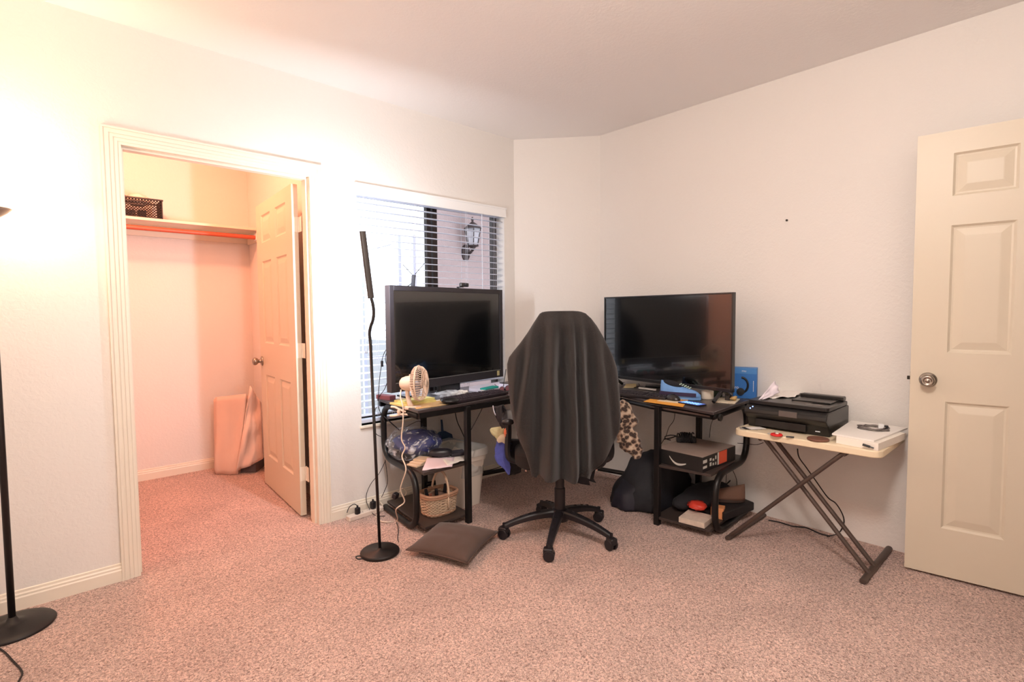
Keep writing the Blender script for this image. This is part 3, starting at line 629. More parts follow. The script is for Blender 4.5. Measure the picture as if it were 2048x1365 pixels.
LW = [(1.257, -0.0804), (1.2519, -0.1111), (1.2011, -0.1469), (1.1503, -0.1802), (1.1046, -0.2135), (1.0614, -0.2493), (1.0233, -0.2775), (0.9903, -0.2852), (0.9547, -0.2852), (0.8709, -0.2826), (0.7998, -0.2775), (0.7185, -0.2647), (0.655, -0.2468), (0.5915, -0.2237), (0.5356, -0.1981), (0.4772, -0.1802), (0.4264, -0.1674), (0.3883, -0.1623)]
RW = [(1.2582, 0.0681), (1.2557, 0.0963), (1.2468, 0.1244), (1.2189, 0.1551), (1.1808, 0.1833), (1.135, 0.2115), (1.0919, 0.2345), (1.0309, 0.2627), (0.9649, 0.2883), (0.9039, 0.2985), (0.8379, 0.3062), (0.721, 0.3087), (0.6499, 0.2985), (0.5839, 0.2729), (0.5381, 0.2499), (0.495, 0.2243), (0.4619, 0.1961), (0.4315, 0.1654), (0.3883, 0.1449)]
LW = [(a, b*.97) for a, b in LW]; RW = [(a, b*.97) for a, b in RW]
bm = B(); BC = Vector((2.0, 1.8, 0)); N = 260; prev = None; zs = [1.2585, 1.2583, 1.2565, 1.2535, 1.245, 1.233, 1.218]+[1.20-.0175*k for k in range(46)]
def gauss(s, c, w): return math.exp(-((s-c)/w)**2)
for zi, z in enumerate(zs):
    zz = min(z, 1.2599)
    if zi == 0: l, r_ = .0, .02
    elif zi == 1: l, r_ = -.055, .06
    else: l, r_ = interp(LW, zz), interp(RW, zz)
    mid = (l+r_)/2; hw = (r_-l)/2; t = max(0, (1.26-z)/.86)
    dep = .028+.045*min(1, t*12)+.055*min(1, t*2)
    if zi == 0: dep = .008
    if zi == 1: dep = .022
    rg = []
    for j in range(N):
        th = 2*PI*j/N; cs, sn = math.cos(th), math.sin(th)
        ex = .75; x = math.copysign(abs(cs)**ex, cs); y = math.copysign(abs(sn)**ex, sn)
        s = mid+hw*x; back = max(0, -sn)      # side towards the camera
        amp = min(1, t*3.2); spread = 1+.35*t; f = 0
        for c0, w0, a0 in ((-.145-.05*t, .014, .9), (-.054, .026, 1.3), (.036, .020, 1.25), (.085, .012, .7), (-.215, .016, .5), (.16, .02, .35), (.235, .018, .35), (-.105, .010, .35)): f += a0*gauss(s, c0*spread, w0*spread)
        for c0, w0, a0 in ((-.100, .024, 1.7), (-.006, .024, 1.9), (.062, .012, 1.2), (.118, .020, 1.5), (-.185, .018, .7), (.20, .016, .6)): f -= a0*gauss(s, c0*spread, w0*spread)
        f += .5*nz(s*9, z*2.2, 3)
        dy = -back**.5*f*.047*amp if back > 0 else .012*nz(th*3, z*3, 8)*amp
        lump = .010*nz(x*2, z*4, y*2)*amp
        tuck = 0
        if z < .60: tuck = .012*((.60-z)/.2)*back
        p_ = BC+RT*(s+lump)+FRW*(dep*y*(1.0 if sn < 0 else .9)+dy+tuck+.01)
        zl = z
        if z < .47: zl = z+(.47-z)*.35*(math.sin(th*5)*.5+math.sin(th*13)*.25)
        rg.append(bm.verts.new((p_.x, p_.y, zl)))
    if prev:
        for j in range(N): bm.faces.new([prev[j], prev[(j+1) % N], rg[(j+1) % N], rg[j]])
    else: bm.faces.new(rg)
    prev = rg
# top of drape smooth cap comes from the first ring
bl = obj('blanket', bm, FAB, smooth=True, origin=(2.0, 1.8, .40)); tag(bl, 'charcoal fleece blanket draped over the back of the swivel chair', 'blanket')

# ------------------------------------------------------------------ things on the left wing of the desk
def flat(name, label, cat, quad, z0, th, m, bevel=.001, group=None, key=None, rr=0):      # quad: points of the room (x, y) at z0
    c = sum((Vector((p[0], p[1], 0)) for p in quad), Vector())/len(quad)
    return tag(obj(name, prism(B(), [(p[0], p[1]) for p in quad], z0, z0+th), m, bevel=bevel, origin=(c.x, c.y, z0)), label, cat, group)
def rquad(cx, cy, w_, d_, a): ca, sa = math.cos(a), math.sin(a); return [(cx+ca*x-sa*y, cy+sa*x+ca*y) for x, y in ((-w_/2, -d_/2), (w_/2, -d_/2), (w_/2, d_/2), (-w_/2, d_/2))]
def cable(name, label, pts, r, m, n=6, cat='cable', group=None):
    pts = [Vector(p) for p in pts]; c = pts[0]
    return tag(obj(name, tube(B(), smoothp(pts, n), r, 6), m, smooth=True, origin=(c.x, c.y, c.z)), label, cat, group)
BLKC = mat('black_cable', srgb(28, 26, 30), .5)
WHTC = mat('cream_cable', srgb(226, 208, 190), .5)
CREAM = mat('cream_plastic', srgb(232, 206, 184), .4)
BLKP = mat('black_glossy_plastic', srgb(24, 24, 27), .3)
PADY = mat('yellow_pad_paper', srgb(220, 206, 130), .8)
TAN = mat('tan_paper', srgb(226, 190, 138), .85)
WP = mat('white_paper', srgb(238, 232, 226), .85)

flat('envelope', 'tan paper envelope under the clip fan on the desk', 'envelope', [(1.565, 2.49), (1.70, 2.485), (1.86, 2.50), (1.87, 2.70), (1.60, 2.60)], DZ, .003, TAN)
flat('notepad', 'yellow notepad lowest of two beneath the clip fan', 'notepad', rquad(1.655, 2.67, .24, .13, .05), DZ+.003, .011, PADY)
flat('notepad', 'yellow notepad on top of another beneath the clip fan', 'notepad', rquad(1.675, 2.685, .21, .12, .12), DZ+.014, .010, mat('yellow_pad_paper_b', srgb(228, 216, 140), .8))
flat('small_box', 'small dusky red box at the far left corner of the desk', 'box', rquad(1.62, 2.93, .05, .12, .25), DZ, .026, mat('dusky_red_card', srgb(128, 66, 74), .6))
flat('paper_slip', 'loose white papers at the back left of the desk behind the fan', 'paper', rquad(1.73, 2.87, .13, .17, .3), DZ, .004, WP)
crumple('mouse_pad_roll', 'black soft wrist rest lying between fan and keyboard', 'wrist rest', (1.80, 2.50, DZ+.019), .055, .05, .018, BLKP, 2, amp=.1)
# clip fan
FP = Vector((1.60, 2.56, 0)); fan = thing('clip_fan', 'cream clip-on desk fan with round ribbed grille clamped to the desk corner', 'fan', (FP.x, FP.y, DZ))
FPL = Vector((1.60, 2.56, 0)); gc = pv(838, 767, FPL); ax_ = (RT*.985-FRW*.10+Vector((0, 0, .03))).normalized()
q_ = ax_.to_track_quat('Z', 'Y').to_matrix().to_4x4(); q_.translation = gc
GR = .098
bm = B()
for k in range(44):
    t = 2*PI*k/44; ca, sa = math.cos(t), math.sin(t)
    tube(bm, [q_ @ Vector((ca*r_, sa*r_, z)) for r_, z in ((.022, .040), (.05, .041), (.078, .035), (GR-.004, .020), (GR, .0))], .0014, 4, cap=False)
    tube(bm, [q_ @ Vector((ca*r_, sa*r_, z)) for r_, z in ((GR, .0), (GR-.003, -.018), (.080, -.030), (.035, -.036))], .0014, 4, cap=False)
obj('grille', bm, CREAM, fan)
bm = B()
for r_, z, th in ((GR+.001, 0, .0045), (.062, .040, .0014), (.078, .035, .0014)): tube(bm, [q_ @ Vector((math.cos(2*PI*j/40)*r_, math.sin(2*PI*j/40)*r_, z)) for j in range(40)], th, 6, closed=True)
lathe(bm, [(0, .046), (.018, .045), (.024, .039), (0, .036)], n=24, mtx=q_); obj('rim', bm, CREAM, fan, smooth=True)
bm = B()
for k in range(3):
    pr = None
    for i in range(7):
        r_ = .018+.066*i/6; rg = []
        for s in (-1, 1):
            t = 2*PI*k/3+s*.42*math.sin(PI*min(1, .25+i/7)); rg.append(bm.verts.new(q_ @ Vector((math.cos(t)*r_, math.sin(t)*r_, -.004+s*.011))))
        if pr: bm.faces.new([pr[0], pr[1], rg[1], rg[0]])
        pr = rg
cyl(bm, q_ @ Vector((0, 0, -.018)), q_ @ Vector((0, 0, .018)), .018, 16); obj('blades', bm, mat('fan_blade_grey', srgb(150, 140, 140), .4), fan, solid=.0015)
bm = B(); lathe(bm, [(0, -.112), (.020, -.110), (.034, -.098), (.042, -.075), (.045, -.045), (.042, -.032), (0, -.03)], n=28, mtx=q_); obj('motor_housing', bm, CREAM, fan, smooth=True)
bm = B(); cyl(bm, gc-ax_*.05+Vector((0, 0, .042)), gc-ax_*.05+Vector((0, 0, .052)), .007, 10); obj('oscillation_knob', bm, CREAM, fan)
e = lambda x, y: pv(x, y, FPL)
bm = B(); tube(bm, smoothp([e(815, 779), e(815, 792), e(819, 806), e(822, 815)], 5), [.013]*15+[.016], 10, flat=.7) if False else tube(bm, [e(815, 779), e(815, 792), e(819, 806), e(822, 816)], [.012, .012, .014, .020], 12); obj('stem', bm, CREAM, fan, smooth=True)
bm = B(); m_ = M4(e(826, 816)+Vector((0, 0, -.002)), YAW-PI/2-.1); prism(bm, rrect(.10, .05, .022), -.008, .012, m_); obj('clamp_jaw', bm, CREAM, fan, bevel=.006)
bm = B(); tube(bm, smoothp([e(782, 814), e(790, 815), e(800, 820), e(812, 824)], 6), .0105, 10, flat=.6); tube(bm, smoothp([e(780, 832), e(790, 832), e(806, 829), e(838, 832)], 6), .0105, 10, flat=.6); tube(bm, [e(800, 818), e(797, 824), e(800, 831)], .011, 8)
obj('clamp_arm', bm, CREAM, fan, smooth=True)
bm = B(); tube(bm, [e(783+i*2.2, 822+((i % 2)*5)) for i in range(5)], .0016, 6); obj('spring', bm, SILV, fan)
FC = [pv(802, 780, FPL), pv(801, 795, FPL-FRW*.03), pv(806, 815, FPL-FRW*.06), pv(806, 845, FPL-FRW*.07), pv(803, 878, FPL-FRW*.06), pv(810, 896, FPL-FRW*.06), pv(804, 914, FPL-FRW*.06), pv(812, 940, FPL-FRW*.10), pv(801, 978, FPL-FRW*.06), pv(809, 1004, FPL-FRW*.02), pv(792, 1020, FPL-FRW*.02), pz(795, 1041, .006), pz(775, 1045, .006), pz(761, 1043, .006)]
bm = B(); tube(bm, smoothp(FC, 6), .0038, 6); obj('cord', bm, WHTC, fan, smooth=True)
bm = B(); prism(bm, rrect(.022, .016, .005), 0, .035, M4(pv(802, 905, FPL-FRW*.06), .3)); bm.free()

# keyboards
def keyboard(label, c, a, w_, d_, mt, z=DZ):
    t = thing('keyboard', label, 'keyboard', (c[0], c[1], z), a)
    bm = B(); prism(bm, rrect(w_, d_, .01), .002, .018); obj('case', bm, mt, t, bevel=.003, local=True)
    km = mat('key_cap_'+mt.name, tuple(min(1, c_*1.7) for c_ in mt.node_tree.nodes['Principled BSDF'].inputs['Base Color'].default_value[:3])+(1,), .5)
    bm = B(); nx = int(w_/.0205); ny = 5
    for j in range(ny):
        for i in range(nx):
            if i in (int(nx*.68),) : continue
            x = -w_/2+.012+i*(w_-.022)/nx; y = -d_/2+.012+j*(d_-.02)/ny
            if j == 0 and nx*.25 < i < nx*.45: box(bm, (x, y, .018), (x+(w_-.022)/nx, y+.016, .024)); continue
            box(bm, (x+.0015, y, .018), (x+.0155, y+.0155, .0245))
    box(bm, (-w_/2+.010, -d_/2+.010, .0175), (w_/2-.010, d_/2-.008, .0185)); o = obj('keys', bm, km, t, local=True); return t
keyboard('wide black keyboard before the left television', (2.05, 2.575), .11, .46, .155, mat('keyboard_black', srgb(46, 38, 44), .4))
keyboard('black keyboard on the right wing of the desk beside the chair blanket', (2.80, 1.885), -1.44, .42, .13, mat('keyboard_charcoal', srgb(40, 36, 40), .4))
# tray with teal pouch, plastic wrap, phone, glasses, cup, pen
TRAYM = mat('lilac_white_plastic', srgb(222, 220, 236), .35)
trc = (2.28, 2.70); tr = thing('open_tray', 'white shallow open tray under the left television, holding a teal pouch', 'tray', (trc[0], trc[1], DZ), .12)
tw, td, th_ = .30, .11, .035; bm = B()
box(bm, (-tw/2, -td/2, .015), (tw/2, td/2, .018)); box(bm, (-tw/2, -td/2, .015), (-tw/2+.003, td/2, th_)); box(bm, (tw/2-.003, -td/2, .015), (tw/2, td/2, th_)); box(bm, (-tw/2, -td/2, .015), (tw/2, -td/2+.003, th_-.01)); box(bm, (-tw/2, td/2-.003, .015), (tw/2, td/2, th_+.012))
obj('tray_shell', bm, TRAYM, tr, local=True); bm = B(); prism(bm, rrect(tw-.04, td-.03, .01), 0, .015); obj('foot', bm, BLKP, tr, local=True)
flat('pouch', 'teal zip pouch lying in the white tray', 'pouch', rquad(2.27, 2.70, .15, .055, .25), DZ+.0185, .014, mat('teal_fabric', srgb(20, 150, 140), .6), bevel=.006)
flat('white_card', 'white card leaning under the teal pouch in the tray', 'card', rquad(2.18, 2.68, .03, .06, .5), DZ+.0185, .004, WP)
def plastic(name, a=.35, col=(.85, .88, .95, 1), streak=False):
    m = bpy.data.materials.new(name); m.use_nodes = True; nt = m.node_tree; b = nt.nodes['Principled BSDF']; b.inputs['Base Color'].default_value = col; b.inputs['Roughness'].default_value = .18
    b.inputs['Alpha'].default_value = a; b.inputs['Coat Weight'].default_value = .6
    tc = nt.nodes.new('ShaderNodeTexCoord'); n = nt.nodes.new('ShaderNodeTexNoise'); n.inputs['Scale'].default_value = 7; n.inputs['Detail'].default_value = 1; n.inputs['Distortion'].default_value = 1.5
    bp = nt.nodes.new('ShaderNodeBump'); bp.inputs['Strength'].default_value = 1; bp.inputs['Distance'].default_value = .03; nt.links.new(tc.outputs['Object'], n.inputs['Vector']); nt.links.new(n.outputs['Fac'], bp.inputs['Height']); nt.links.new(bp.outputs[0], b.inputs['Normal'])
    if streak:
        n3 = nt.nodes.new('ShaderNodeTexNoise'); n3.inputs['Scale'].default_value = 11; n3.inputs['Detail'].default_value = 2; n3.inputs['Distortion'].default_value = 3; mr = nt.nodes.new('ShaderNodeMapRange'); mr.inputs[1].default_value = .52; mr.inputs[2].default_value = .72; mr.inputs[3].default_value = .06; mr.inputs[4].default_value = .75
        nt.links.new(tc.outputs['Object'], n3.inputs['Vector']); nt.links.new(n3.outputs['Fac'], mr.inputs[0]); nt.links.new(mr.outputs[0], b.inputs['Alpha'])
    return m
CLR = plastic('clear_crinkled_plastic', .45)
crumple('plastic_wrap', 'crumpled clear plastic wrapper beside the fan grille', 'wrapper', (1.93, 2.70, DZ+.022), .09, .07, .022, CLR, 4, amp=.6, fr=2.5)
crumple('white_tissue', 'white tissue lying at the foot of the left television stand', 'tissue', (2.02, 2.695, DZ+.018), .06, .03, .018, WP, 9, amp=.7, fr=3)
flat('phone', 'black phone lying behind the wide black keyboard', 'phone', rquad(1.875, 2.675, .13, .045, .12), DZ, .009, BLKP, bevel=.003)
flat('pen', 'white pen lying along the back edge of the wide keyboard', 'pen', rquad(1.86, 2.640, .14, .008, .12), DZ, .008, WP, bevel=.003)
gp = (2.33, 2.615, DZ); gl = thing('eyeglasses', 'folded eyeglasses with pinkish lenses beside the keyboard under the left television', 'glasses', gp, .25)
PINK = mat('pink_lens', srgb(196, 130, 140), .12, alpha=.75)
for s in (-1, 1):
    bm = B(); pts = [Vector((s*.034+.027*math.cos(t*PI/12), -.002, .022+.019*math.sin(t*PI/12))) for t in range(24)]; tube(bm, pts, .0016, 6, closed=True); tube(bm, [(s*.061, 0, .028), (s*.063, .04, .02), (s*.03, .06, .004)], .0015, 6); obj('frame_side', bm, BLKP, gl, local=True)
    bm = B(); bm.faces.new([bm.verts.new(p) for p in pts]); obj('lens', bm, PINK, gl, local=True, solid=.001)
bm = B(); tube(bm, [(-.008, -.002, .026), (0, -.003, .03), (.008, -.002, .026)], .0016, 6); obj('bridge', bm, BLKP, gl, local=True)
bm = B(); lathe(bm, [(0, 0), (.024, 0), (.03, .012), (.034, .034), (.032, .034), (.028, .014), (.022, .004), (0, .004)], (2.43, 2.605, DZ), 24); tag(obj('glass_dish', bm, mat('clear_glass_grey', srgb(190, 190, 200), .08, trans=.7), smooth=True, origin=(2.43, 2.605, DZ)), 'small clear glass dish at the right end of the wide keyboard', 'dish')
q1, q2 = Vector((2.41, 2.72, DZ+.004)), pv(1012, 739, (2.50, 2.72, 0)); bm = B(); cyl(bm, q1, q2, .0028, 8); tag(obj('stylus', bm, BLKP, origin=q1), 'slim black stylus propped up beside the left television', 'stylus')
cable('cable', 'thin tangled cable lying behind the white tray on the desk', [(2.30, 2.79, DZ+.01), (2.36, 2.77, DZ+.04), (2.40, 2.75, DZ+.01), (2.46, 2.78, DZ+.03), (2.50, 2.71, DZ+.008), (2.44, 2.66, DZ+.005), (2.37, 2.68, DZ+.02)], .0018, BLKC)

# cables before the window and below the left wing
V = lambda x, y, P: pv(x, y, P)
W1 = Vector((1.56, 2.97, 0))
cb = [
 ('black cable with an inline plug looping from the left television down past the desk edge', [(784, 688), (771, 702), (765, 717), (763, 730), (759, 760), (757, 790), (757, 815), (763, 830), (770, 845)]),
 ('thin black cable bowing beside the left edge of the television', [(784, 690), (773, 706), (771, 720), (776, 738), (782, 748)]),
 ('thin black cable hanging lowest beside the left television', [(783, 756), (775, 765), (769, 779), (758, 794)]),
 ('thin black cable dropping from the desk corner behind the reading lamp', [(754, 815), (750, 822), (748, 850), (752, 868), (765, 875)]),
]
for lb_, pts in cb: cable('cable', lb_, [V(x, y, W1) for x, y in pts], .0022, BLKC)
q = V(764, 728, W1); bm = B(); prism(bm, rrect(.014, .014, .004), -.018, .018, M4(q)); tag(obj('cable_plug', bm, BLKC, origin=q), 'small black inline plug on the cable beside the left television', 'plug')
W2 = Vector((1.55, 2.99, 0))
cable('cable', 'thin black cable hanging from the left desk frame to the power strip', [V(770, 920, W2), V(773, 940, W2), V(775, 965, W2), V(768, 985, W2), V(763, 995, W2)], .002, BLKC)
cable('cable', 'thin black cable bulging out to the left behind the reading lamp pole', [V(771, 922, W2), V(758, 948, W2), V(742, 968, W2), V(733, 990, W2), V(735, 1010, W2), pz(748, 1030, .006), pz(770, 1033, .006)], .002, BLKC)
cable('cable', 'black cable slanting below the desk above the plastic bag', [V(768, 833, (1.62, 2.95, 0)), V(783, 847, (1.62, 2.95, 0)), V(799, 861, (1.66, 2.97, 0))], .0035, BLKC)
cable('cable', 'thin cable arching beneath the window towards the rear desk leg', [V(808, 858, (1.8, 3.0, 0)), V(822, 849, (1.8, 3.0, 0)), V(838, 843, (1.85, 3.0, 0)), V(848, 850, (1.9, 3.0, 0))], .002, BLKC)
cable('cable', 'dark cable dropping from the desktop left of the front desk leg', [V(909, 816, (1.95, 2.62, 0)), V(914, 842, (1.95, 2.65, 0)), V(922, 860, (1.97, 2.7, 0)), V(929, 876, (1.97, 2.7, 0))], .003, BLKC)
cable('cable', 'dark cable running down left behind the front desk leg', [V(967, 812, (2.2, 2.62, 0)), V(955, 836, (2.15, 2.62, 0)), V(941, 862, (2.1, 2.62, 0))], .0025, BLKC)
cable('cable', 'thin black cable on the carpet behind the trash bin', [(2.22, 2.98, .12), (2.33, 2.99, .09), (2.48, 2.95, .085), (2.62, 2.93, .10)], .003, BLKC)
cable('cable', 'thin black cord lying on the carpet beside the reading lamp base', [pz(793, 1045, .004), pz(797, 1060, .004), pz(795, 1075, .004), pz(797, 1085, .004)], .002, BLKC)

# dustpan hanging on the wall under the window
dp = py_(884, 850, A_-.02)
dpn = thing('dustpan', 'blue dustpan hanging by its handle on the wall below the window', 'dustpan', (dp.x, A_-.02, dp.z))
DBL = mat('dark_blue_plastic', srgb(36, 66, 104), .5)
Q = lambda x, y: py_(x, y, A_-.022)
bm = B(); tube(bm, [Q(883, 840), Q(884, 850), Q(885, 866)], [.009, .010, .012], 10, flat=.6); obj('handle', bm, DBL, dpn)
pts = [Q(x, y) for x, y in ((877, 864), (888, 862), (901, 868), (904, 880), (903, 905), (868, 912), (868, 876))]
o_ = pts[0]; bm = B(); vprism(bm, [((p-o_).x, (p-o_).z) for p in pts], o_+Vector((0, -.012, 0)), (1, 0, 0), (0, 0, 1), .02); obj('pan', bm, DBL, dpn, bevel=.004)
bm = B(); tube(bm, [Q(880, 831), Q(879, 824), Q(881, 819), Q(884, 822), Q(884, 832), Q(883, 841)], .002, 6); obj('hang_loop', bm, WHTC, dpn)
bm = B(); tube(bm, [py_(880, 821, A_), py_(880, 821, A_-.02), py_(880, 817, A_-.02)], .003, 6); tag(obj('wall_hook', bm, VINYL, origin=py_(880, 821, A_)), 'small white wall hook holding the blue dustpan', 'hook')

# trash bin with liner
BINM = mat('white_bin_plastic', srgb(222, 212, 200), .45)
tb = thing('trash_bin', 'white rectangular trash bin with clear liner under the left desk wing', 'trash bin', (2.06, 2.79, 0))
def loft(bm, rings, closed_bottom=True, top=False):
    pr = None; first = None
    for rg_ in rings:
        rg = [bm.verts.new(p) for p in rg_]
        if pr:
            for j in range(len(rg)): bm.faces.new([pr[j], pr[(j+1) % len(rg)], rg[(j+1) % len(rg)], rg[j]])
        elif closed_bottom: bm.faces.new(rg[::-1])
        pr = rg
    if top: bm.faces.new(pr)
    return bm
def rr3(w_, d_, r_, z, c=(2.065, 2.79), a=0.06): ca, sa = math.cos(a), math.sin(a); return [(c[0]+ca*x-sa*y, c[1]+sa*x+ca*y, z) for x, y in rrect(w_, d_, r_, 5)]
obj('bin_body', loft(B(), [rr3(.16, .28, .03, 0), rr3(.205, .345, .04, .30), rr3(.215, .355, .04, .30), rr3(.225, .365, .04, .365), rr3(.217, .357, .04, .367), rr3(.20, .34, .04, .30), rr3(.15, .27, .03, .01)]), BINM, tb, smooth=False)
rings = []
for w_, d_, z in ((.19, .33, .20), (.205, .345, .33), (.222, .365, .378), (.235, .375, .372), (.238, .378, .33)):
    rg = rr3(w_, d_, .04, z); rings.append([Vector(p)+Vector((.004*nz(p[0]*40, p[1]*40, z), .004*nz(p[1]*40, p[0]*40, 5), .014*nz(p[0]*25, p[1]*25, z*5) if z > .3 else 0)) for p in rg])
obj('bin_liner', loft(B(), rings, False), plastic('bin_liner_plastic', .5, (.86, .88, .86, 1)), tb, smooth=True)

# plastic bag with blue contents, napkins, cases and papers on the middle shelf
SZ = .363
bgc = (1.735, 2.80)
obl = crumple('blue_clothes', 'dark blue folded clothes inside the clear plastic bag on the shelf', 'clothes', (bgc[0]+.025, bgc[1]+.0, SZ+.082), .145, .14, .078, mat('blue_cloth', srgb(34, 42, 104), .8, noise=.3, nscale=14), 6, amp=.35)
obl['group'] = ''; del obl['group']
bm = B(); bmesh.ops.create_icosphere(bm, subdivisions=5, radius=1)
for v in bm.verts:
    n = v.co.normalized(); k = 1+.18*nz(n.x*2, n.y*2, n.z*2+4)+.06*abs(nz(n.x*6, n.y*6, n.z*6)); z = n.z*k
    v.co = Vector((bgc[0]+n.x*.172*k, bgc[1]+n.y*.16*k, SZ+max(.003, .085+z*.098)))
tag(obj('plastic_bag', bm, plastic('clear_bag_plastic', .22, (.86, .90, 1, 1), True), smooth=True, origin=(bgc[0], bgc[1], SZ)), 'crinkled clear plastic bag bulging on the middle shelf of the left desk wing', 'bag')
for i, (x, y, lbl) in enumerate(((1.660, 2.625, 'tan paper pad lowest at the shelf front beside the glasses case'), (1.672, 2.63, 'tan paper pad middle of three at the shelf front'), (1.69, 2.635, 'tan paper pad topmost of three at the shelf front'))):
    flat('paper_pad', lbl, 'pad', rquad(x, y, .12-.02*i, .085, .2+.15*i), SZ+.010*i, .009, mat('tan_pad', srgb(214, 190, 162), .85), group='tan paper pads on the left shelf')
bm = B(); sheet(bm, [(1.60, 2.50, SZ+.002), (1.76, 2.435, SZ+.005), (1.86, 2.545, SZ+.02), (1.70, 2.60, SZ+.034)], 10, 8, 4, .006, 2); tag(obj('pink_paper', bm, mat('pinkish_paper', srgb(232, 212, 220), .8), smooth=True, solid=.004, origin=(1.73, 2.52, SZ)), 'pinkish white paper sheaf hanging over the shelf front', 'paper')
bm = B(); sheet(bm, [(1.74, 2.455, SZ+.012), (1.90, 2.47, SZ+.012), (1.91, 2.62, SZ+.022), (1.80, 2.63, SZ+.03)], 8, 8, 4, .006, 7); tag(obj('white_letter', bm, WP, smooth=True, solid=.002, origin=(1.82, 2.54, SZ)), 'white letter lying at the shelf front beside the desk leg', 'paper')
m_ = M4((1.785, 2.585, SZ+.054), -.55); bm = B(); bmesh.ops.create_uvsphere(bm, u_segments=24, v_segments=14, radius=1)
for v in bm.verts: v.co = m_ @ Vector((math.copysign(abs(v.co.x)**.8, v.co.x)*.072, v.co.y*.034, v.co.z*.028))
gcs = thing('glasses_case', 'black hard glasses case on papers on the left shelf', 'case', (1.80, 2.60, SZ+.024)); obj('shell', bm, mat('case_black', srgb(34, 33, 40), .35), gcs, smooth=True)
bm = B(); q = m_ @ Vector((-.01, -.012, .0225)); prism(bm, [(0, 0), (.035, 0), (.035, .004), (0, .004)], 0, .0012, M4(q, -.35)); obj('logo_bar', bm, SILV, gcs)
flat('wallet', 'black wallet lying beside the glasses case', 'wallet', rquad(1.90, 2.575, .10, .08, -.3), SZ+.020, .022, mat('wallet_black', srgb(42, 38, 46), .5), bevel=.006)

# wicker basket with tools on the bottom shelf
WK = mat('wicker', srgb(176, 134, 108), .6, noise=.25, nscale=60)
WKL = mat('wicker_pale', srgb(206, 178, 152), .6, noise=.15, nscale=60)
wkc = Vector((1.775, 2.60, .053)); wa = .0
wb = thing('wicker_basket', 'wicker basket with tall handle full of tools on the bottom desk shelf', 'basket', wkc)
def oval(w_, d_, z, n=64, a=wa): return [wkc+Vector((math.cos(t)*w_*abs(math.cos(t))**-.35 if abs(math.cos(t)) > .02 else 0, math.sin(t)*d_*abs(math.sin(t))**-.35 if abs(math.sin(t)) > .02 else 0, z)) for t in [2*PI*j/n+.049 for j in range(n)]]
bm = B()
for k in range(13):
    z = .006+.0085*k; s = 1+.12*k/12; base = oval(.095*s, .070*s, z, 72)
    pts = [p+(p-wkc-Vector((0, 0, z))).normalized()*(.0032*(1 if (j//2+k) % 2 else -1)) for j, p in enumerate(base)]
    tube(bm, pts, .0042, 5, closed=True, cap=False)
obj('woven_side', bm, WKL, wb, smooth=True)
bm = B()
for k, (z, r_) in enumerate(((.112, .0085), (.124, .010))): tube(bm, oval(.110, .082, z, 60), r_, 8, closed=True, cap=False)
obj('rim', bm, WK, wb, smooth=True); obj('bottom', prism(B(), [(p.x, p.y) for p in oval(.094, .07, 0, 48)], .053, .060), WK, wb)
bm = B(); tube(bm, oval(.098, .073, .012, 60), .0055, 6, closed=True, cap=False); obj('foot_rim', bm, WK, wb, smooth=True)
bm = B(); hp = [wkc+Vector((.012+.01*math.sin(t), -.086*math.cos(t), .11+.135*math.sin(t))) for t in [PI*j/20 for j in range(21)]]; tube(bm, hp, .0085, 8, flat=.7); tube(bm, [hp[0]-Vector((0, 0, .07)), hp[0]], .008, 8, flat=.7); obj('handle', bm, WKL, wb, smooth=True)
for i, (dx, dy, dz, L_, lbl, mt) in enumerate(((-.06, .02, .10, .09, 'black tool grip sticking up at the left of the wicker basket', BLKC), (-.025, -.02, .105, .085, 'black screwdriver grip in the middle of the wicker basket', BLKP), (.05, .01, .10, .10, 'thick black tool handle at the right of the wicker basket', BLKC), (.075, .03, .10, .11, 'thin brown stick leaning out of the wicker basket right', mat('brown_stick', srgb(120, 84, 66), .6)), (-.085, -.01, .09, .07, 'short rusty brown tool at the left rim of the wicker basket', mat('rusty_brown', srgb(140, 84, 66), .6)))):
    p0 = wkc+Vector((dx*.8, dy, .03)); p1 = wkc+Vector((dx*1.05+.01*(i-2), dy-.01, dz+L_*.6)); bm = B(); tube(bm, [p0, p0*.5+p1*.5, p1], [.009, .012, .010] if i != 3 else [.003, .003, .003], 8); tag(obj('tool', bm, mt, bevel=.002, origin=p0), lbl, 'tool')
crumple('brown_cloth', 'crumpled brown cloth among the tools in the wicker basket', 'cloth', wkc+Vector((.0, .01, .085)), .07, .05, .035, mat('brown_rag', srgb(120, 92, 78), .9), 12, amp=.5)
# power strip and plugs
a_ = Vector((1.392, 2.975, 0)); b_ = Vector((1.585, 2.99, 0)); ang = math.atan2(b_.y-a_.y, b_.x-a_.x)
ps = thing('power_strip', 'white power strip on the carpet along the wall below the window', 'power strip', (a_+b_)/2, ang)
bm = B(); prism(bm, rrect(.24, .05, .008), 0, .028); obj('body', bm, mat('white_strip', srgb(224, 208, 196), .5), ps, bevel=.004, local=True)
bm = B()
for x in (-.02, .025, .07):
    for dx, dy in ((-.006, .006), (.006, .006), (0, -.007)): box(bm, (x+dx-.0015, dy-.004, .0275), (x+dx+.0015, dy+.004, .0285))
obj('socket_slots', bm, BLKC, ps, local=True)
def plug(px_1, py_1, P, lbl, s=1):
    q = pv(px_1, py_1, P); o = thing('power_plug', lbl, 'plug', q-Vector((0, 0, .022*s)))
    bm = B(); prism(bm, rrect(.030*s, .026*s, .007), -.022*s, .02*s, M4(q, .3)); obj('body', bm, BLKC, o, bevel=.006)
    bm = B(); cyl(bm, q+Vector((0, 0, .018*s)), q+Vector((0, 0, .032*s)), .006, 8); obj('strain_relief', bm, BLKC, o); return q
q = plug(715, 1022, (1.435, 2.97, 0), 'black plug standing at the left end of the power strip')
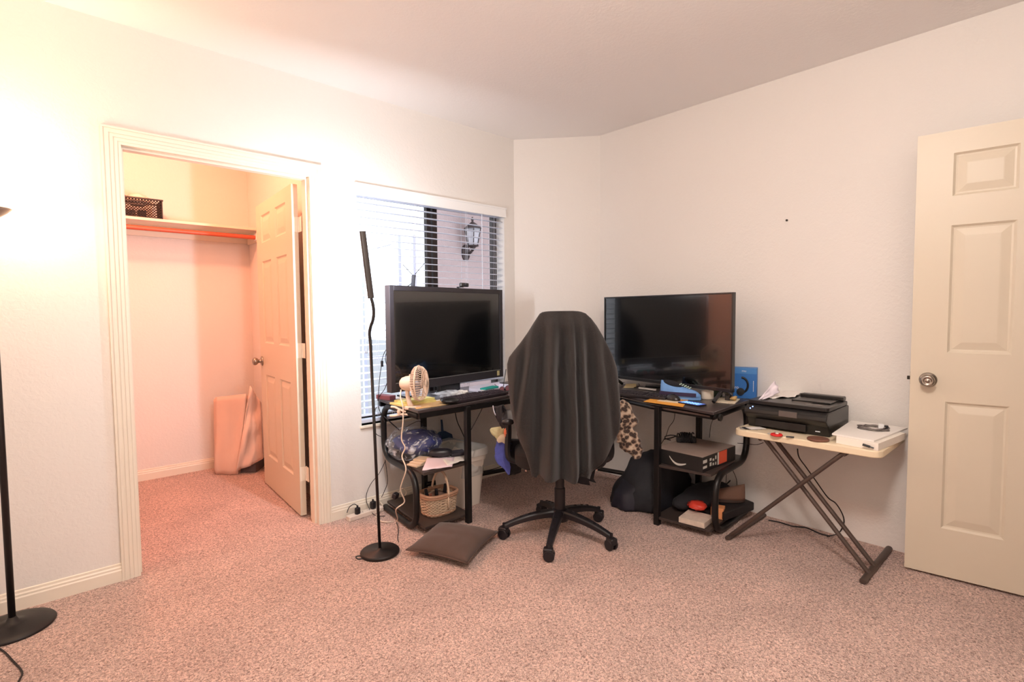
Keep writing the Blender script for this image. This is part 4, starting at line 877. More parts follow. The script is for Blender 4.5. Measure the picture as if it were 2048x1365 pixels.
cable('cable', 'black cord looping left from the plug at the power strip end', [q+Vector((0, 0, .03)), pv(708, 1009, (1.43, 2.97, 0)), pv(698, 1016, (1.40, 2.98, 0)), pz(693, 1030, .01)], .0024, BLKC)
plug(746, 1010, (1.545, 2.98, 0), 'black plug in the power strip beside the reading lamp pole', 1.1)
q = pv(791, 992, (1.57, 2.72, 0)); 
bm = B(); box(bm, (-.018, -.014, -.016), (.018, .014, .016), M4(q, .4, .3)); tag(obj('cord_switch', bm, BLKC, bevel=.004, origin=q), 'black switch block hanging on the cream fan cord', 'switch')
cable('cable', 'cream cable winding over the power strip to the bottom shelf', [pz(760, 1005, .04), pz(765, 1012, .03), pz(758, 1025, .01), pz(752, 1035, .006), pz(762, 1042, .006)], .0035, WHTC)
cable('cable', 'thin pale cable arching up behind the hanging fan cord', [pv(798, 985, (1.60, 2.80, 0)), pv(806, 977, (1.60, 2.80, 0)), pv(813, 985, (1.62, 2.82, 0)), pv(810, 992, (1.62, 2.82, 0))], .0028, WHTC)

# brown pillow on the carpet
pl = [(1.373, 2.31), (1.51, 1.974), (1.866, 2.151), (1.700, 2.49)]
bm = B(); n = 28; top_ = []; 
for side in (1, -1):
    g = []
    for j in range(n+1):
        row = []
        for i in range(n+1):
            u, v = i/n, j/n; x = (pl[0][0]*(1-u)+pl[1][0]*u)*(1-v)+(pl[3][0]*(1-u)+pl[2][0]*u)*v; y = (pl[0][1]*(1-u)+pl[1][1]*u)*(1-v)+(pl[3][1]*(1-u)+pl[2][1]*u)*v
            cx, cy = 1.612, 2.231; e_ = (4*u*(1-u))**.45*(4*v*(1-v))**.45; pin = 1-.10*(4*u*(1-u)*(1-4*v*(1-v))+4*v*(1-v)*(1-4*u*(1-u)))*.9
            x = cx+(x-cx)*pin; y = cy+(y-cy)*pin
            z = .042+side*.052*e_*(1 if side > 0 else .75)+.004*nz(u*6, v*6, side)*e_
            row.append(bm.verts.new((x, y, max(.002, z+.022*(abs(u-.5)+abs(v-.5)-.5)*0-.0*side))))
        g.append(row)
    for j in range(n):
        for i in range(n): bm.faces.new([g[j][i], g[j][i+1], g[j+1][i+1], g[j+1][i]])
bmesh.ops.remove_doubles(bm, verts=bm.verts, dist=.0012)
pil = thing('pillow', 'flat square brown throw pillow lying on the carpet by the chair', 'pillow', (1.612, 2.231, 0))
obj('cushion', bm, mat('brown_pillow_fabric', srgb(78, 60, 53), .9, noise=.12, nscale=120, bump=.3, bscale=500, sheen=.2), pil, smooth=True)
ed = []
for k in range(4):
    a_, b2 = Vector((*pl[k], 0)), Vector((*pl[(k+1) % 4], 0))
    for j in range(10):
        t = j/10; p_ = a_.lerp(b2, t); pin = 1-.09*4*t*(1-t); ed.append(Vector((1.612+(p_.x-1.612)*pin, 2.231+(p_.y-2.231)*pin, .042)))
bm = B(); tube(bm, ed, .0035, 6, closed=True); obj('piping', bm, mat('brown_piping', srgb(84, 64, 56), .9), pil, smooth=True)

# ------------------------------------------------------------------ things heaped on the chair arms
def ribbon(name, label, cat, path, widths, m, P=None, flatn=.45, seed=0, amp=.25, n=40, group=None):   # soft hanging cloth along a path
    pts = smoothp(path, 6); k = len(pts); bm = B(); pr = None
    for i, p in enumerate(pts):
        t = i/(k-1)*(len(widths)-1); a = int(min(t, len(widths)-2)); w_ = widths[a]+(widths[a+1]-widths[a])*(t-a)
        tg = (pts[min(i+1, k-1)]-pts[max(i-1, 0)]).normalized(); s = tg.cross(FRW); s = s.normalized() if s.length > .1 else RT; d = s.cross(tg).normalized()
        rg = []
        for j in range(n):
            th = 2*PI*j/n; r_ = w_*(1+amp*nz(math.cos(th)*1.6+seed, math.sin(th)*1.6, i*.35+seed)+.10*math.sin(th*5+i*.2)-.16*abs(math.sin(th*4.5+1.3*nz(i*.12, seed, 0)*3+seed))); rg.append(bm.verts.new(p+s*math.cos(th)*r_+d*math.sin(th)*r_*flatn))
        if pr:
            for j in range(n): bm.faces.new([pr[j], pr[(j+1) % n], rg[(j+1) % n], rg[j]])
        else: bm.faces.new(rg[::-1])
        pr = rg
    bm.faces.new(pr); z = min(v.co.z for v in bm.verts)
    return tag(obj(name, bm, m, smooth=True, origin=(pts[0].x, pts[0].y, z)), label, cat, group)
CL = CP-RT*.315+FRW*.06
KH = mat('khaki_cloth', srgb(196, 190, 150), .9, noise=.15, nscale=40, bump=.4, bscale=60)
TW = mat('blue_towel', srgb(84, 94, 176), .95, noise=.25, nscale=30, bump=.6, bscale=300)
BC_ = mat('black_cloth', srgb(28, 26, 31), .9)
CRM = mat('cream_cloth', srgb(226, 214, 190), .9, bump=.3, bscale=50)
e = lambda x, y, d=0: pv(x, y, CL+FRW*d)
ribbon('black_pouch', 'glossy black pouch with pale edge topmost on the left chair arm', 'pouch', [e(998, 812), e(1004, 835), e(1012, 858)], [.028, .036, .02], mat('glossy_black_vinyl', srgb(36, 36, 44), .2), seed=1, amp=.1)
bm = B(); tube(bm, smoothp([e(986, 812), e(989, 826), e(998, 838), e(1001, 848), e(1008, 862)], 5), .0032, 6); tag(obj('white_strap', bm, mat('pale_strap', srgb(210, 212, 228), .5), smooth=True, origin=e(986, 812)), 'pale narrow strap curling round the black pouch on the chair arm', 'strap')
ribbon('khaki_cloth', 'khaki cloth poking out sideways from the left chair arm', 'cloth', [e(981, 858), e(990, 864), e(1004, 870), e(1016, 872)], [.006, .028, .042, .03], KH, seed=3)
ribbon('cream_cloth', 'cream cloth bunched under the khaki cloth on the chair arm', 'cloth', [e(995, 884, -.02), e(1006, 879, -.02), e(1019, 884, -.02)], [.008, .026, .024], CRM, seed=5)
ribbon('blue_towel', 'blue towel hanging down from the left arm of the chair', 'towel', [e(1008, 884), e(1004, 900), e(1005, 918), e(1013, 934), e(1018, 950)], [.04, .05, .042, .022, .005], TW, seed=8, flatn=.3)
ribbon('black_garment', 'black garment hanging under the blue towel at the chair side', 'garment', [e(1028, 880, .05), e(1028, 905, .05), e(1026, 930, .05), e(1030, 948, .05)], [.05, .065, .06, .035], BC_, seed=11, flatn=.5)
crumple('orange_cloth', 'bit of orange cloth peeking out beside the khaki cloth', 'cloth', e(1013, 866, -.04), .014, .014, .03, mat('orange_cloth', srgb(230, 130, 96), .8), 2)
LEO = bpy.data.materials.new('leopard_print'); LEO.use_nodes = True; nt = LEO.node_tree; b_ = nt.nodes['Principled BSDF']; b_.inputs['Roughness'].default_value = .9; b_.inputs['Sheen Weight'].default_value = .2
tc = nt.nodes.new('ShaderNodeTexCoord'); vo = nt.nodes.new('ShaderNodeTexVoronoi'); vo.inputs['Scale'].default_value = 46; rp = nt.nodes.new('ShaderNodeValToRGB'); cr = rp.color_ramp
cr.elements[0].position = .0; cr.elements[0].color = srgb(70, 52, 44); cr.elements[1].position = .80; cr.elements[1].color = srgb(186, 166, 146)
for pos, c_ in ((.26, (58, 42, 36)), (.44, (44, 32, 28)), (.56, (132, 108, 90))): el = cr.elements.new(pos); el.color = srgb(*c_)
nt.links.new(tc.outputs['Object'], vo.inputs['Vector']); nt.links.new(vo.outputs['Distance'], rp.inputs[0]); nt.links.new(rp.outputs[0], b_.inputs['Base Color'])
CR = CP+RT*.335-FRW*.02; e2 = lambda x, y, d=0: pv(x, y, CR+FRW*d)
ribbon('leopard_scarf', 'brown and cream leopard print scarf hanging from the right chair arm', 'scarf', [e2(1236, 806), e2(1246, 822), e2(1250, 840), e2(1246, 858), e2(1254, 872), e2(1264, 890), e2(1272, 905), e2(1274, 918)], [.03, .052, .062, .042, .058, .055, .035, .018], LEO, seed=14, flatn=.5, amp=.35)
# ragged black strips hanging under the drape
e3 = lambda x, y: pv(x, y, CP-FRW*.06)
bm = B(); o_ = e3(1155, 950); vprism(bm, [((e3(x, y)-o_).dot(RT), (e3(x, y)-o_).z) for x, y in ((1148, 935), (1192, 930), (1187, 958), (1192, 966), (1178, 962), (1180, 971), (1162, 968), (1152, 965))], o_, RT, (0, 0, 1), .012); tag(obj('torn_cover', bm, BC_, origin=o_), 'torn black seat cover flap hanging below the blanket right of the column', 'cover')
for x, y in ((1052, 942), (1193, 940)): crumple('cover_bead', '', '', e3(x, y), .006, .006, .006, mat('pink_bead', srgb(240, 200, 190), .4), 1, sub=2)
for o, s in zip([o for o in COL.objects if o.name.startswith('cover_bead')], ('left', 'right')): o['label'] = 'tiny pale toggle at the %s lower corner of the chair blanket' % s; o['category'] = 'toggle'

# ------------------------------------------------------------------ things on the right wing of the desk
def yz(px, py, z=DZ): q = pz(px, py, z); return (q.x, q.y)
flat('folder', 'orange paper folder at the front of the right desk wing under the mouse', 'folder', [yz(1287, 804), yz(1309, 796), yz(1377, 801), yz(1366, 815)], DZ, .003, mat('orange_folder', srgb(232, 164, 66), .7))
flat('paper_patch', 'small cream note lying on the orange folder', 'note', [yz(1314, 802, .724), yz(1326, 797.5, .724), yz(1362, 801, .724), yz(1356, 807, .724)], DZ+.003, .001, mat('cream_note', srgb(230, 214, 186), .8), bevel=0)
mq = pz(1346, 797, .735); bm = B(); bmesh.ops.create_uvsphere(bm, u_segments=24, v_segments=14, radius=1)
mm_ = M4((mq.x, mq.y, DZ+.006), -.2)
for v in bm.verts: v.co = mm_ @ Vector((v.co.x*.032, v.co.y*.05, max(0, v.co.z)*.034+.0))
mo = thing('computer_mouse', 'black computer mouse on the orange folder', 'mouse', (mq.x, mq.y, DZ+.004)); obj('shell', bm, mat('mouse_black', srgb(34, 30, 32), .28), mo, smooth=True)
bm = B(); box(bm, (-.003, -.012, .030), (.003, .012, .036), mm_); obj('wheel', bm, BLKC, mo)
cable('cable', 'thin black mouse cord curving behind the right keyboard', [(mq.x, mq.y+.05, DZ+.012), (mq.x+.06, mq.y+.10, DZ+.006), (mq.x+.16, mq.y+.16, DZ+.006), (mq.x+.2, mq.y+.3, DZ+.006)], .0018, BLKC)
pc = pz(1384, 808, .725); ph = thing('smartphone', 'smartphone with lit blue icons at the front edge of the right desk', 'phone', (pc.x, pc.y, DZ), -.20-PI/2)
bm = B(); prism(bm, rrect(.15, .075, .009), 0, .009); obj('case', bm, BLKP, ph, bevel=.002, local=True)
obj('display', prism(B(), rrect(.138, .066, .005), .0088, .0094), mat('phone_display', srgb(20, 34, 92), .2, emit=(.05, .12, .6, 1), estr=.5), ph, local=True)
bm = B()
for i in range(6):
    for j in range(3): box(bm, (-.058+i*.020, -.024+j*.017, .0093), (-.046+i*.020, -.013+j*.017, .0098))
obj('icons', bm, mat('phone_icons', srgb(120, 170, 240), .3, emit=(.25, .5, 1, 1), estr=1.0), ph, local=True)
# blue shoe lying on the desk
BLU = mat('light_blue_knit', srgb(110, 156, 214), .7, noise=.1, nscale=50); 
sc = pz(1370, 786, .75); sh_ = thing('sneaker', 'light blue sneaker with black collar lying on the right desk wing', 'shoe', (2.893, 1.64, DZ), -1.32)
def shoe(root, up, sole, L_=.25, local=True, lace=None):
    bm = B(); pr = None
    for k in range(15):
        t = k/14; x = -L_/2+L_*t; w_ = .040*(.72+.35*math.sin(PI*min(1, t*1.15)))*(1-.75*max(0, (t-.86)/.14)**2); h = .092-.062*t; h *= 1-.5*max(0, (t-.9)/.1)
        if t < .04: w_ *= .7
        rg = [bm.verts.new((x, math.cos(a)*w_, .018+max(0, math.sin(a))*h)) for a in [PI*j/12 for j in range(13)]]
        if pr:
            for j in range(12): bm.faces.new([pr[j], pr[j+1], rg[j+1], rg[j]])
            bm.faces.new([pr[0], rg[0], rg[12], pr[12]])
        else: bm.faces.new(rg[::-1])
        pr = rg
    bm.faces.new(pr); obj('upper', bm, up, root, smooth=True, local=True)
    ol = []
    for k in range(24):
        a = 2*PI*k/24; x = math.cos(a)*L_*.52; ol.append((x, math.sin(a)*.042*(1-.12*math.cos(a+.5))))
    bm = B(); prism(bm, ol, 0, .022); obj('sole', bm, sole, root, bevel=.006, local=True)
shoe(sh_, BLU, BLU, .235)
bm = B(); bmesh.ops.create_uvsphere(bm, u_segments=20, v_segments=10, radius=1)
for v in bm.verts: v.co = Vector((-.045+v.co.x*.06, v.co.y*.030, .094-.22*(v.co.x*.06+.02)+v.co.z*.018))
col_ = obj('collar', bm, mat('black_mesh_collar', srgb(26, 26, 34), .9), sh_, smooth=True, local=True)
bm = B()
for i in range(5):
    for s in (-1, 1): box(bm, (.0+i*.014-.003, s*.014-.004, .088-.005*i), (.0+i*.014+.003, s*.014+.004, .094-.005*i))
obj('lace_eyelets', bm, mat('pale_green_lace', srgb(200, 224, 206), .6), sh_, local=True)
bm = B(); prism(bm, [(-.12, -.030), (-.02, -.046), (.10, -.040), (.10, -.034), (-.02, -.038), (-.12, -.024)], .024, .045); obj('dark_stripe', bm, mat('dark_purple_band', srgb(52, 40, 70), .7), sh_, local=True)
tp = pz(1415, 798, .72); bm = B(); lathe(bm, [(.0, 0), (.034, 0), (.036, .003), (.036, .046), (.033, .050), (.014, .050), (.013, .044), (0, .044)], (tp.x, tp.y, DZ), 28); tag(obj('white_roll', bm, mat('white_roll_tape', srgb(236, 224, 206), .6), smooth=False, bevel=.003, origin=(tp.x, tp.y, DZ)), 'short white roll of tape standing beside the blue sneaker', 'tape roll')
til = [yz(1424, 805), yz(1440, 797), yz(1480, 800), yz(1470, 809)]
flat('coaster', 'cream tile coaster with brown specks near the right desk corner', 'coaster', til, DZ, .006, mat('speckled_tile', srgb(226, 212, 188), .5, noise=.35, nscale=90), bevel=.002)
tq = pz(1455, 801, .726); bm = B(); box(bm, (-.014, -.014, 0), (.014, .014, .042), M4((tq.x, tq.y, DZ+.006), .4)); tag(obj('small_bottle', bm, mat('dark_bottle', srgb(44, 34, 32), .35), bevel=.004, origin=(tq.x, tq.y, DZ+.006)), 'small square dark bottle standing on the cream coaster', 'bottle')
crumple('wood_scraps', 'small yellowish scrap behind the dark bottle', 'scrap', pz(1468, 797, .74)+Vector((0, 0, 0)), .03, .015, .012, mat('yellow_wood', srgb(216, 180, 120), .7), 4, amp=.9, fr=4, sub=2)
crumple('green_cloth', 'dark green rag behind the white roll at the television foot', 'rag', (3.075, 1.51, DZ+.03), .05, .04, .03, mat('dark_green_cloth', srgb(46, 60, 44), .9), 9, amp=.5)
# blue boxed headphones
bxq = Vector((3.205, 1.385, DZ)); hb = thing('headphone_box', 'tall blue box with black headphones pictured, at the back right desk corner', 'box', bxq, -1.25)
BX = mat('blue_carton', srgb(44, 112, 188), .5)
bm = B(); box(bm, (-.065, -.035, 0), (.065, .045, .185)); obj('carton', bm, BX, hb, bevel=.002, local=True)
bm = B(); box(bm, (-.0655, -.0355, .150), (.0655, .0455, .1855)); obj('lid_band', bm, mat('blue_carton_light', srgb(72, 136, 204), .5), hb, bevel=.002, local=True)
bm = B(); pts = [Vector((-.018+.036*math.cos(t*PI/14-PI/2), -.038, .082+.046*math.sin(t*PI/14-PI/2))) for t in range(15)]; tube(bm, pts, .0065, 8); lathe(bm, [(0, 0), (.022, 0), (.022, .014), (0, .016)], n=20, mtx=Matrix.Translation((-.022, -.034, .042)) @ Matrix.Rotation(R(90), 4, 'X')); obj('headphone_picture', bm, mat('headphone_black', srgb(18, 22, 30), .5), hb, local=True)
def text(s, size, m, parent, mtx, name='lettering', ext=.0004):
    c = bpy.data.curves.new('lettering_curve', 'FONT'); c.body = s; c.size = size; c.extrude = ext; c.align_x = 'CENTER'; c.align_y = 'CENTER'; c.fill_mode = 'BOTH'
    t = bpy.data.objects.new('lettering_tmp', c); COL.objects.link(t); dg = bpy.context.evaluated_depsgraph_get(); me = bpy.data.meshes.new_from_object(t.evaluated_get(dg)); bpy.data.objects.remove(t)
    o = bpy.data.objects.new(name, me); COL.objects.link(o); me.materials.clear(); me.materials.append(m); me.transform(mtx); o.parent = parent; return o
WPR = mat('white_print', srgb(222, 226, 232), .6)
FX = Matrix.Rotation(R(90), 4, 'X')
text('mu', .02, WPR, hb, Matrix.Translation((-.005, -.037, .168)) @ FX)
text('ro', .026, WPR, hb, Matrix.Translation((-.045, -.0365, .066)) @ FX)
bm = B()
for i in range(11): box(bm, (.046, -.0362, .045+i*.006), (.0495, -.035, .0493+i*.006))
obj('side_print', bm, WPR, hb, local=True)
flat('paper_tag', 'cream paper tag near the blanket on the right desk wing', 'tag', [yz(1247, 776), yz(1252, 769), yz(1273, 768), yz(1272, 776)], DZ, .002, mat('cream_tag', srgb(230, 208, 156), .8))
flat('remote_control', 'dark remote control behind the right keyboard', 'remote', [yz(1290, 777), yz(1291, 773.5), yz(1322, 773), yz(1320, 777.5)], DZ, .014, BLKP, bevel=.003)
flat('pen', 'white pen lying behind the right keyboard', 'pen', [yz(1277, 779), yz(1277, 777), yz(1313, 781), yz(1312, 783.5)], DZ+.004, .006, WP, bevel=.002)
flat('white_stub', 'small white carton stub lying behind the remote control', 'carton', [yz(1284, 770), yz(1284, 766), yz(1296, 767), yz(1296, 771)], DZ, .012, WP)
cable('cable', 'black cable curling on the desk by the right television foot', [pz(1243, 768, DZ+.004), pz(1256, 762, DZ+.006), pz(1270, 764, DZ+.006), pz(1279, 771, DZ+.004), pz(1268, 776, DZ+.004)], .0025, BLKC)
# cables below the right wing
W3 = Vector((3.15, 1.60, 0))
cable('cable', 'thin cable hanging between the legs of the right desk wing', [V(1350, 817, (3.0, 1.75, 0)), V(1348, 840, (3.0, 1.75, 0)), V(1338, 855, (3.0, 1.75, 0)), V(1332, 872, (3.0, 1.75, 0)), V(1322, 889, (3.0, 1.80, 0))], .002, BLKC)
cable('cable', 'thin cable hanging from the tube end behind the black carton', [V(1431, 830, (3.0, 1.40, 0)), V(1422, 850, (3.05, 1.45, 0)), V(1419, 876, (3.05, 1.45, 0))], .002, BLKC)
cable('cable', 'black cable crossing behind the curved frame of the right desk wing', [V(1479, 925, (3.20, 1.50, 0)), V(1470, 950, (3.20, 1.55, 0)), V(1452, 970, (3.15, 1.6, 0)), V(1437, 983, (3.1, 1.6, 0))], .004, BLKC)
cable('cable', 'thin looped cable on the wall right of the curved desk frame', [V(1464, 938, (3.24, 1.45, 0)), V(1473, 960, (3.24, 1.45, 0)), V(1472, 980, (3.24, 1.45, 0)), V(1460, 989, (3.24, 1.45, 0)), V(1452, 985, (3.24, 1.45, 0)), V(1453, 945, (3.24, 1.45, 0))], .002, BLKC)
cable('cable', 'thin grey cable straight across the wall behind the scarf tip', [px_(1280, 906, B_-.006), px_(1300, 907, B_-.006), px_(1318, 907, B_-.006)], .002, BLKC)
cable('cable', 'thin black cable behind the printer stand near the desk frame', [V(1475, 887, (3.22, 1.38, 0)), V(1492, 888, (3.22, 1.33, 0)), V(1512, 890, (3.22, 1.28, 0)), V(1527, 886, (3.22, 1.25, 0))], .002, BLKC)

# black carton with pale arc mark, charger on top
bc = thing('black_carton', 'flat black carton with pale smile arc mark on the middle right shelf', 'box', (2.885, 1.535, .362), -PI/2-.02)
TOPM = mat('pale_carton_top', srgb(150, 132, 122), .6, noise=.12, nscale=30)  # top panel paler than the black sides
cw, cdp, chh = .30, .385, .086      # local x runs from left to right as seen, y into the shelf
bm = B(); box(bm, (-cw/2, -cdp/2, 0), (cw/2, cdp/2, chh-.001)); obj('carton', bm, mat('black_carton_card', srgb(30, 28, 28), .5), bc, bevel=.0015, local=True)
bm = B(); box(bm, (-cw/2+.001, -cdp/2+.001, chh-.002), (cw/2-.001, cdp/2-.001, chh+.0005)); obj('top_panel', bm, TOPM, bc, local=True)
bm = B(); ps_ = []
N_ = 20
for i in range(N_+1):
    t = i/N_; x = -.055+.105*t; yc = .017+.036*(max(0, .55-t)/.55)**2.2+.012*(max(0, t-.55)/.45)**1.6
    h_ = .0018+.0042*math.sin(PI*min(1, .12+t*.8)); ps_.append((x, yc, h_))
up = [(x, y+h_) for x, y, h_ in ps_]; lo = [(x, y-h_) for x, y, h_ in ps_][::-1]
vprism(bm, up+lo, (0, -cdp/2-.0006, 0), (1, 0, 0), (0, 0, 1), .001); obj('arc_mark', bm, mat('pale_print', srgb(200, 198, 190), .6), bc, local=True)
bm = B()
for (x0, x1, z0, z1) in ((-.375/2+.0, -.145, .050, .068), (-.1875, -.145, .020, .034), (-.115, -.095, .052, .066), (-.115, -.095, .022, .042), (-.082, -.066, .046, .058), (-.082, -.066, .020, .034), (-.052, -.040, .05, .07), (-.052, -.040, .018, .034)): box(bm, (cw/2-.0004, x0, z0), (cw/2+.0006, x1, z1))
obj('side_print', bm, mat('pale_print', srgb(200, 198, 190), .6), bc, local=True)
obj('orange_label', box(B(), (cw/2-.0004, -.010, .012), (cw/2+.0008, .085, .083)), mat('orange_red_label', srgb(226, 92, 62), .6), bc, local=True)
obj('white_stripe', box(B(), (cw/2-.0004, -.026, .012), (cw/2+.0008, -.010, .083)), mat('pale_print', srgb(200, 198, 190), .6), bc, local=True)
cq = pz(1372, 878, .47); cg = thing('charger', 'black power adapter with coiled cord on top of the black carton', 'charger', (cq.x, cq.y, .449), -.9)
bm = B(); prism(bm, rrect(.115, .05, .008), 0, .034); obj('body', bm, mat('adapter_black', srgb(28, 26, 28), .35), cg, bevel=.005, local=True)
obj('label_sticker', box(B(), (.0565, -.010, .008), (.0582, .010, .028)), WPR, cg, local=True)
bm = B(); pts = []; rc = random.Random(4)
for i in range(150):
    t = i*.52; k = .8+.35*rc.random(); pts.append((-.05+.095*((i*7) % 150)/150*.3+.095*i/150*.7, .034*k*math.cos(t), max(.004, .022+.034*k*math.sin(t))))
pts = [(-.09, .012, .006), (-.115, .03, .01), (-.125, .0, .03), (-.095, -.02, .045), (-.06, -.015, .04)]+pts
tube(bm, smoothp(pts, 2), .0034, 6); obj('coiled_cord', bm, BLKC, cg, smooth=True, local=True)
cable('cable', 'black cable stub crossing the top of the black carton to the left', [pz(1328, 879, .455), pz(1340, 877, .458), pz(1352, 873, .462)], .0035, BLKC)

# backpack behind the desk leg, garment heap, shoe, boxes on the bottom right shelf
bpk = thing('backpack', 'black backpack slumped on the carpet behind the right desk leg', 'backpack', (2.90, 1.85, 0))
BKF = mat('backpack_nylon', srgb(24, 23, 30), .7, bump=.3, bscale=200)
def lump(name, pts3, m, parent=None, seed=0, smooth=True, label=None, cat=None, sub=4, amp=.08, fr=2.5):   # metaball-like hull over several ellipsoids
    bm = B(); bmesh.ops.create_icosphere(bm, subdivisions=sub, radius=1); c0 = sum((Vector(p[0]) for p in pts3), Vector())/len(pts3)
    for v in bm.verts:
        d = v.co.normalized(); best = 0
        for c, r_ in pts3:
            c = Vector(c)-c0; rr = Vector(r_); # ray/ellipsoid far intersection
            o_ = Vector((-c.x/rr.x, -c.y/rr.y, -c.z/rr.z)); dd = Vector((d.x/rr.x, d.y/rr.y, d.z/rr.z)); a_ = dd.dot(dd); b2 = o_.dot(dd); cc = o_.dot(o_)-1; D = b2*b2-a_*cc
            if D > 0: best = max(best, (-b2+math.sqrt(D))/a_)
        v.co = c0+d*best*(1+amp*nz(d.x*fr+seed, d.y*fr, d.z*fr))
        v.co.z = max(v.co.z, .002 if parent is None or True else -9)
    for _ in range(2): bmesh.ops.smooth_vert(bm, verts=bm.verts, factor=.5, use_axis_x=True, use_axis_y=True, use_axis_z=True)
    if parent: return obj(name, bm, m, parent, smooth=smooth)
    return tag(obj(name, bm, m, smooth=smooth, origin=(c0.x, c0.y, min(v.co.z for v in bm.verts) if False else 0)), label, cat)
def hull(name, pts, m, parent, amp=.02, seed=0, cuts=4, sm=2):
    bm = B(); [bm.verts.new(p) for p in pts]; bmesh.ops.convex_hull(bm, input=bm.verts)
    for v in [v for v in bm.verts if not v.link_faces]: bm.verts.remove(v)
    bmesh.ops.subdivide_edges(bm, edges=bm.edges, cuts=cuts, use_grid_fill=True); bmesh.ops.triangulate(bm, faces=bm.faces)
    for _ in range(sm): bmesh.ops.smooth_vert(bm, verts=bm.verts, factor=.5, use_axis_x=True, use_axis_y=True, use_axis_z=True)
    bm.normal_update()
    for v in bm.verts:
        p = v.co*14; r_ = 1-2*abs(nz(p.x+seed, p.y, p.z*.7)); v.co += v.normal*amp*(r_*.6+.6*nz(p.x*.5, p.y*.5+seed, p.z*.5)); v.co.z = max(v.co.z, .003)
    return obj(name, bm, m, parent, smooth=True)
hull('bag_body', [(2.72, 1.90, 0), (2.74, 2.06, 0), (2.98, 2.06, 0), (3.18, 1.76, 0), (3.0, 1.70, 0), (2.78, 1.74, 0), (2.72, 1.97, .11), (2.80, 2.05, .13), (2.78, 1.76, .10), (2.84, 1.95, .25), (2.90, 2.0, .30), (3.02, 1.93, .335), (3.16, 1.76, .31), (3.0, 1.72, .29), (2.88, 1.80, .29), (3.2, 1.72, .12)], BKF, bpk, .022, 3, 5)
hull('front_pocket', [(2.685, 1.90, .0), (2.70, 2.02, .0), (2.78, 2.04, 0), (2.80, 1.80, 0), (2.69, 1.91, .08), (2.71, 2.0, .10), (2.78, 1.98, .20), (2.80, 1.84, .16)], mat('backpack_dark_navy', srgb(30, 28, 42), .6), bpk, .012, 8, 4)
g_ = pv(1281, 982, (2.72, 1.93, 0)); bm = B()
for k in (0, 1): vprism(bm, [(k*.009, 0), (k*.009+.004, 0), (k*.009+.009, .014), (k*.009+.005, .014)], g_-FRW*.004, RT, (0, 0, 1), .002)
obj('logo_mark', bm, WPR, bpk)
bm = B(); tube(bm, smoothp([pv(1296, 1022, (2.72, 1.85, 0)), pv(1300, 1000, (2.71, 1.85, 0)), pv(1308, 975, (2.73, 1.84, 0)), pv(1306, 950, (2.78, 1.84, 0))], 5), .012, 8, flat=.5); obj('strap', bm, BKF, bpk)
hp_ = lump('black_jacket', [((3.0, 1.55, .12), (.15, .10, .07)), ((2.86, 1.60, .10), (.10, .07, .045)), ((3.1, 1.50, .13), (.10, .10, .07))], BC_, None, 5, True, 'black jacket heaped at the back of the bottom right shelf', 'jacket')
for v in hp_.data.vertices: v.co.z = max(v.co.z, .054)
S0 = .0535
flat('picture_box', 'flat cream box with printed top at the front of the bottom right shelf', 'box', [(2.672, 1.52), (2.69, 1.375), (2.83, 1.39), (2.82, 1.54)], S0, .030, mat('cream_box_print', srgb(214, 196, 180), .6, noise=.25, nscale=50))
crumple('red_package', 'red plastic package lying on the flat cream box', 'package', (2.83, 1.49, S0+.065), .05, .055, .025, mat('red_plastic_pack', srgb(206, 60, 44), .4), 3, amp=.3)
bm = B(); box(bm, (-.03, -.035, 0), (.03, .035, .065), M4((2.90, 1.40, S0), .3)); tag(obj('orange_box', bm, mat('orange_cream_card', srgb(224, 150, 100), .6, noise=.2, nscale=60), bevel=.002, origin=(2.90, 1.40, S0)), 'small orange and cream box behind the curved desk tube', 'box')
flat('black_case', 'black flat case sticking out past the curved tube on the bottom shelf', 'case', [(2.86, 1.345), (3.16, 1.30), (3.20, 1.42), (2.97, 1.46)], S0, .05, mat('black_case_plastic', srgb(30, 27, 29), .6), bevel=.008)
bsn = thing('brown_shoe', 'brown suede shoe resting on the black case on the bottom shelf', 'shoe', (3.05, 1.43, S0+.052), 2.2); shoe(bsn, mat('brown_suede', srgb(112, 82, 68), .9), mat('dark_sole', srgb(60, 44, 38), .8), .22)

# ------------------------------------------------------------------ folding table, printer and the rest
ft = thing('folding_table', 'small cream-topped folding table with crossed brown steel legs', 'table', (3.0, .93, 0))
TT = mat('cream_table_plastic', srgb(232, 214, 184), .5)
LG = mat('brown_grey_steel', srgb(88, 74, 68), .45, .4)
zt, tth = .62, .034
bm = B(); prism(bm, [(x+3.005, y+.920) for x, y in rrect(.50, .668, .045, 6)], zt-tth, zt); obj('tabletop', bm, TT, ft, bevel=.006, bseg=3)
def bar(a, b, r_=.0125, name='leg'): return obj(name, tube(B(), [a, b], r_, 10, flat=.85), LG, ft, smooth=False, bevel=.002, asm=60)
bar((2.84, 1.13, zt-tth), (2.84, .640, .02)); bar((2.94, 1.13, zt-tth), (2.94, .640, .02))
bar((2.785, .735, zt-tth), (2.785, 1.272, .02)); pass
bar((2.745, .640, .014), (3.236, .642, .014), .0155, 'foot_bar'); bar((2.750, 1.273, .014), (3.236, 1.272, .014), .0145, 'foot_bar')
bar((2.80, 1.13, zt-tth-.01), (3.2, 1.13, zt-tth-.01), .010, 'top_bar'); bar((2.77, .735, zt-tth-.01), (3.2, .735, zt-tth-.01), .010, 'top_bar')
bar((2.775, .9416, .368), (2.955, .9416, .368), .006, 'pivot_pin')
